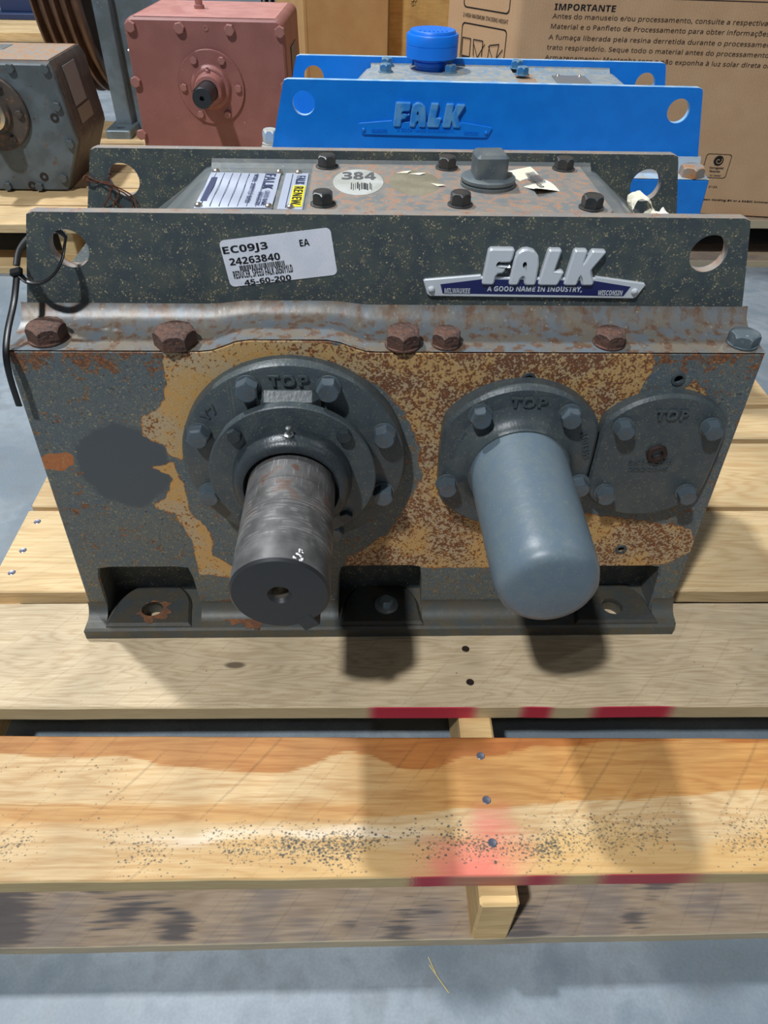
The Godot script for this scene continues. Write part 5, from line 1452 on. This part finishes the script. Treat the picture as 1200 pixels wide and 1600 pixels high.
func printed_bin() -> void:
	var th := deg_to_rad(7.0)
	var t := thing("cardboard_bin", "big eight-sided cardboard bin printed with black Portuguese text, top right", "carton", Vector3(0.3535, 0.0, -1.5027), -th)
	var L := 0.86
	var W := 0.60
	var oc := P([0.0, 0.0, L, 0.0, L + 0.174, 0.174, L + 0.174, 0.174 + W, L, 0.348 + W, 0.0, 0.348 + W, -0.174, 0.174 + W, -0.174, 0.174])
	var soft := PackedVector2Array()
	for i in oc.size():
		var p := oc[i]
		var l := oc[(i + 7) % 8]
		var r := oc[(i + 1) % 8]
		for j in 4:
			var q := j / 3.0
			var a := p.lerp(l, 0.016 / p.distance_to(l))
			var c := p.lerp(r, 0.016 / p.distance_to(r))
			soft.append(a.lerp(p, q).lerp(p.lerp(c, q), q))
	var b := MB.new()
	b.xf = Transform3D(Basis(Vector3(1, 0, 0), Vector3(0, 0, -1), Vector3(0, 1, 0)), Vector3.ZERO)
	b.extrude(soft, 0.004, 0.98, 0.0)
	part("bin_wall", b.mesh(), "cardboard", t)
	b = MB.new()
	b.xf = Transform3D(Basis(Vector3(1, 0, 0), Vector3(0, 0, -1), Vector3(0, 1, 0)), Vector3.ZERO)
	b.extrude(MB.inset(hexa_ccw(soft), -0.006), 0.90, 1.0, 0.002)
	part("lid", b.mesh(), "cardboard", t)
	var z := 0.0006
	words("printed_text", "IMPORTANTE", 0.1440, 0.0125, "ink", t, Vector3(0.0815, 0.4545, z), Vector3.ZERO, 0.0003, true)
	words("printed_text", "Antes do manuseio e/ou processamento, consulte a respectiva Folha de", 0.5780, 0.0095, "ink_soft", t, Vector3(0.0800, 0.4345, z), Vector3.ZERO, 0.0003)
	words("printed_text", "Material e o Panfleto de Processamento para obter informações detalhadas", 0.6100, 0.0095, "ink_soft", t, Vector3(0.0795, 0.4140, z), Vector3.ZERO, 0.0003)
	words("printed_text", "A fumaça liberada pela resina derretida durante o processamento pode irritar", 0.6450, 0.0095, "ink_soft", t, Vector3(0.0780, 0.3920, z), Vector3.ZERO, 0.0003)
	words("printed_text", "trato respiratório. Seque todo o material antes do processamento.", 0.5370, 0.0095, "ink_soft", t, Vector3(0.0770, 0.3710, z), Vector3.ZERO, 0.0003)
	words("printed_text", "Armazenamento: Mantenha seco e não exponha à luz solar direta ou coloque", 0.6150, 0.0095, "ink_soft", t, Vector3(0.0760, 0.3495, z), Vector3.ZERO, 0.0003)
	part("printed_line", boxed(Vector3(0.46, 0.4830, z), Vector3(0.78, 0.0018, 0.0004), 0.0), "ink_soft", t)
	# recycling mark low on the front
	part("printed_frame", frame_mesh(0.066, 0.060, 0.007, 0.0022), "ink_soft", t, Vector3(0.5660, 0.1265, z))
	b = MB.new()
	b.extrude(circle(Vector2.ZERO, 0.0125, 32), 0.0, 0.0003, 0.0, [], false)
	part("printed_disc", b.mesh(), "ink", t, Vector3(0.5680, 0.1400, z))
	b = MB.new()
	var pts := []
	for i in 22:
		var a := 0.6 + i * 0.30
		pts.append(Vector3(cos(a), sin(a), 0) * (0.0015 + i * 0.00038) + Vector3(0.5680, 0.1400, z + 0.0003))
	b.tube(pts, 0.0009, 5)
	part("printed_swirl", b.mesh(), "carton_light", t)
	words("printed_text", "Corrugated", 0.036, 0.0050, "ink", t, Vector3(0.5500, 0.1180, z), Vector3.ZERO, 0.0003, true)
	words("printed_text", "Recycles", 0.027, 0.0050, "ink", t, Vector3(0.5530, 0.1095, z), Vector3.ZERO, 0.0003, true)
	words("printed_text", "for better", 0.030, 0.0038, "ink_soft", t, Vector3(0.5560, 0.1010, z), Vector3.ZERO, 0.0003)
	words("printed_text", "no. 2125", 0.040, 0.0042, "ink", t, Vector3(0.5450, 0.0720, z), Vector3.ZERO, 0.0003)
	words("printed_text", "European Holding BV or a SABIC Innovative Plastics", 0.2600, 0.0046, "ink", t, Vector3(0.5300, 0.0375, z), Vector3.ZERO, 0.0003, true)
	# handling pictograms on the slanting side
	var e := Vector3(1, 0, 1).normalized()
	var nrm := Vector3(-1, 0, 1).normalized()
	var fb := Basis(e, Vector3.UP, nrm)
	var O := Vector3(-0.174, 0, -0.174)
	var put := func(called: String, m: Mesh, x: float, y: float) -> void:
		var o := part(called, m, "ink", t)
		o.transform = Transform3D(fb, O + e * x + Vector3(0, y, 0) + nrm * 0.0006)
	put.call("printed_frame", frame_mesh(0.160, 0.170, 0.010, 0.0036), 0.134, 0.3230)
	put.call("printed_frame", frame_mesh(0.160, 0.170, 0.010, 0.0036), 0.134, 0.5240)
	var w := words("printed_text", "2 HIGH MAXIMUM STACKING HEIGHT", 0.158, 0.0085, "ink", t, Vector3.ZERO, Vector3.ZERO, 0.0003)
	var sc := w.scale.x
	w.transform = Transform3D(fb * Basis.from_scale(Vector3(sc, 1, 1)), O + e * 0.055 + Vector3(0, 0.4165, 0) + nrm * 0.0006)
	var bars := func(list: Array, x: float, y: float) -> void:
		var mb := MB.new()
		for q in list: mb.tube([Vector3(q[0], q[1], 0), Vector3(q[2], q[3], 0)], 0.0011, 4)
		put.call("pictogram", mb.mesh(), x, y)
	var crate := [[0, 0, 0.030, 0], [0.030, 0, 0.030, 0.040], [0.030, 0.040, 0, 0.040], [0, 0.040, 0, 0]]
	bars.call(crate + [[0, -0.006, 0.030, -0.006], [0, -0.006, 0, -0.044], [0.030, -0.006, 0.030, -0.044], [0, -0.003, 0.030, -0.003]], 0.060, 0.3350)
	bars.call([[0, 0.040, 0.034, 0.040], [0, 0.040, 0.004, 0.004], [0.034, 0.040, 0.034, 0.006], [0.0, 0.034, 0.026, -0.010], [0.042, 0.034, 0.002, -0.022], [0.004, 0.0, 0.034, 0.0], [0.004, -0.006, 0.034, -0.006], [0.004, -0.006, 0.004, -0.044], [0.034, -0.006, 0.034, -0.044]], 0.100, 0.3350)
	bars.call([[0.004, 0.034, 0.036, 0.040], [0.004, 0.034, 0.0, 0.0], [0.036, 0.040, 0.030, 0.006], [0.0, 0.032, 0.028, -0.008], [0.050, 0.030, 0.006, -0.018], [0, 0, 0.030, 0.004], [0, -0.006, 0.030, -0.006], [0, -0.006, 0, -0.044], [0.030, -0.006, 0.030, -0.044]], 0.155, 0.3350)
	bars.call(crate, 0.080, 0.4700)
	bars.call(crate, 0.140, 0.4700)

func frame_mesh(w: float, h: float, r: float, th: float) -> ArrayMesh:
	var b := MB.new()
	var pts := []
	for p in rrect(w, h, r, 5): pts.append(Vector3(p.x, p.y, 0))
	pts.append(pts[0])
	var n := pts.size() - 1
	for i in n:
		var a: Vector3 = pts[i]
		var c: Vector3 = pts[i + 1]
		var ka := 1.0 - th / a.length()
		var kc := 1.0 - th / c.length()
		b.quad(a, c, c * kc, a * ka, Vector3.BACK)
	return b.mesh()

func small_things() -> void:
	# black zip tie through the near left lifting hole
	var t := thing("zip_tie", "black plastic zip tie looped through the left lifting hole, its tail hanging down", "zip tie")
	var b := MB.new()
	b.tube(curve([Vector3(-0.3290, 0.4205, -0.0450), Vector3(-0.3200, 0.4135, -0.0400), Vector3(-0.3060, 0.4145, -0.0360), Vector3(-0.2940, 0.4215, -0.0380), Vector3(-0.2865, 0.4315, -0.0440), Vector3(-0.2850, 0.4400, -0.0540), Vector3(-0.2880, 0.4440, -0.0680), Vector3(-0.3020, 0.4460, -0.0770), Vector3(-0.3200, 0.4410, -0.0740), Vector3(-0.3285, 0.4330, -0.0620), Vector3(-0.3290, 0.4245, -0.0480)], 5), 0.0011, 8, 2.6)
	part("strap", b.mesh(), "black_plastic", t)
	b = MB.new()
	b.tube(curve([Vector3(-0.3290, 0.4190, -0.0445), Vector3(-0.3325, 0.4000, -0.0300), Vector3(-0.3360, 0.3820, -0.0080), Vector3(-0.3375, 0.3660, 0.0060), Vector3(-0.3390, 0.3450, 0.0100), Vector3(-0.3405, 0.3170, 0.0100)], 5), 0.0010, 8, 3.0)
	part("tail", b.mesh(), "black_plastic", t)
	b = MB.new()
	b.xf = Transform3D(Basis(Vector3.BACK, 0.25) * Basis(Vector3.RIGHT, 0.6), Vector3(-0.3290, 0.4205, -0.0440))
	b.box(Vector3.ZERO, Vector3(0.0115, 0.0050, 0.0075), 0.0015)
	part("head", b.mesh(), "black_plastic", t)
	# rusty wire on the far left lifting hole
	t = thing("tie_wire", "thin rusty wire twisted round the far left lifting hole of the rusty grey gearbox", "wire")
	var w := [
		[[-0.3190, 0.4350], [-0.3230, 0.4380], [-0.3210, 0.4410], [-0.3170, 0.4385], [-0.3060, 0.4350], [-0.2950, 0.4325], [-0.2850, 0.4265], [-0.2760, 0.4205], [-0.2725, 0.4140], [-0.2730, 0.4040]],
		[[-0.3200, 0.4370], [-0.3120, 0.4340], [-0.3000, 0.4345], [-0.2930, 0.4300], [-0.2830, 0.4240], [-0.2780, 0.4150], [-0.2790, 0.4060]],
		[[-0.2965, 0.4400], [-0.2985, 0.4330], [-0.2975, 0.4250], [-0.3030, 0.4170], [-0.3100, 0.4090]],
		[[-0.2950, 0.4300], [-0.2990, 0.4200], [-0.2940, 0.4130], [-0.2880, 0.4060]],
		[[-0.2930, 0.4330], [-0.2890, 0.4250], [-0.2930, 0.4180], [-0.2990, 0.4090]]]
	for q in w.size():
		var pts := []
		for i in w[q].size(): pts.append(Vector3(w[q][i][0], w[q][i][1], -0.2430 + 0.0022 * sin(i * 1.7 + q * 2.0)))
		b = MB.new()
		b.tube(curve(pts, 4), 0.00075, 6)
		part("strand", b.mesh(), "wire", t)
	b = MB.new()
	b.tube(curve([Vector3(-0.2975, 0.4395, -0.2425), Vector3(-0.2960, 0.4400, -0.2510), Vector3(-0.3050, 0.4380, -0.2600), Vector3(-0.3180, 0.4370, -0.2610), Vector3(-0.3255, 0.4370, -0.2520), Vector3(-0.3225, 0.4375, -0.2425)], 5), 0.00075, 6)
	part("strand", b.mesh(), "wire", t)
	# crumpled tape between the plates on the right
	t = thing("crumpled_tape", "crumpled scrap of white paper tape beside the far right lifting hole", "paper scrap")
	var f := FastNoiseLite.new()
	f.seed = 3; f.frequency = 60.0
	for q in [[[[0.2560, 0.4215], [0.2545, 0.4290], [0.2590, 0.4345], [0.2670, 0.4350], [0.2730, 0.4300], [0.2760, 0.4220], [0.2810, 0.4130], [0.2900, 0.4040]], -0.1850, 0.026], [[[0.2660, 0.4180], [0.2720, 0.4260], [0.2800, 0.4230], [0.2860, 0.4270], [0.2950, 0.4170], [0.2975, 0.4100]], -0.1700, 0.022]]:
		b = MB.new()
		var c := []
		for p in q[0]: c.append(Vector3(p[0] + 0.002, p[1] + 0.005, 0))
		c = curve(c, 4)
		var m := 7
		var at := func(i: int, j: int) -> Vector3:
			var v: Vector3 = c[i] + Vector3(0, 0, q[1] - q[2] * j / float(m - 1))
			return v + Vector3(f.get_noise_3d(v.x, v.y, v.z), f.get_noise_3d(v.y + 9.0, v.z, v.x), f.get_noise_3d(v.z, v.x + 5.0, v.y)) * 0.0045
		for i in c.size() - 1:
			for j in m - 1:
				var p0: Vector3 = at.call(i, j)
				var p1: Vector3 = at.call(i + 1, j)
				var p2: Vector3 = at.call(i + 1, j + 1)
				var p3: Vector3 = at.call(i, j + 1)
				var nn := (p2 - p0).cross(p3 - p1).normalized()
				if nn.y < 0: nn = -nn
				b.quad(p0, p1, p2, p3, nn)
		part("paper_fold", b.mesh(), "old_paper", t)
	# splinters on the floor
	for q in [[Vector3(0.0480, -0.1295, 0.3520), 0.010, 0.030, -0.95], [Vector3(0.0420, -0.1295, 0.3400), 0.006, 0.016, -1.15]]:
		var s := MB.new()
		s.xf = Transform3D(Basis(Vector3.UP, q[3]), q[0])
		s.tube([Vector3(-q[2] / 2, 0, 0), Vector3(0, 0.0001, 0.0001), Vector3(q[2] / 2, 0.0002, 0)], 0.0006, 5)
		var o := part("wood_splinter", s.mesh(), "straw", self)
		tag(o, "longer pale wood splinter lying on the floor in front of the pallet" if q[2] > 0.02 else "shorter pale wood splinter on the floor, nearer the pallet", "splinter")

func curve(pts: Array, sub: int) -> Array:
	var out := []
	for i in pts.size() - 1:
		var p0: Vector3 = pts[maxi(i - 1, 0)]
		var p1: Vector3 = pts[i]
		var p2: Vector3 = pts[i + 1]
		var p3: Vector3 = pts[mini(i + 2, pts.size() - 1)]
		for j in sub:
			out.append(p1.cubic_interpolate(p2, p0, p3, float(j) / sub))
	out.append(pts[-1])
	return out
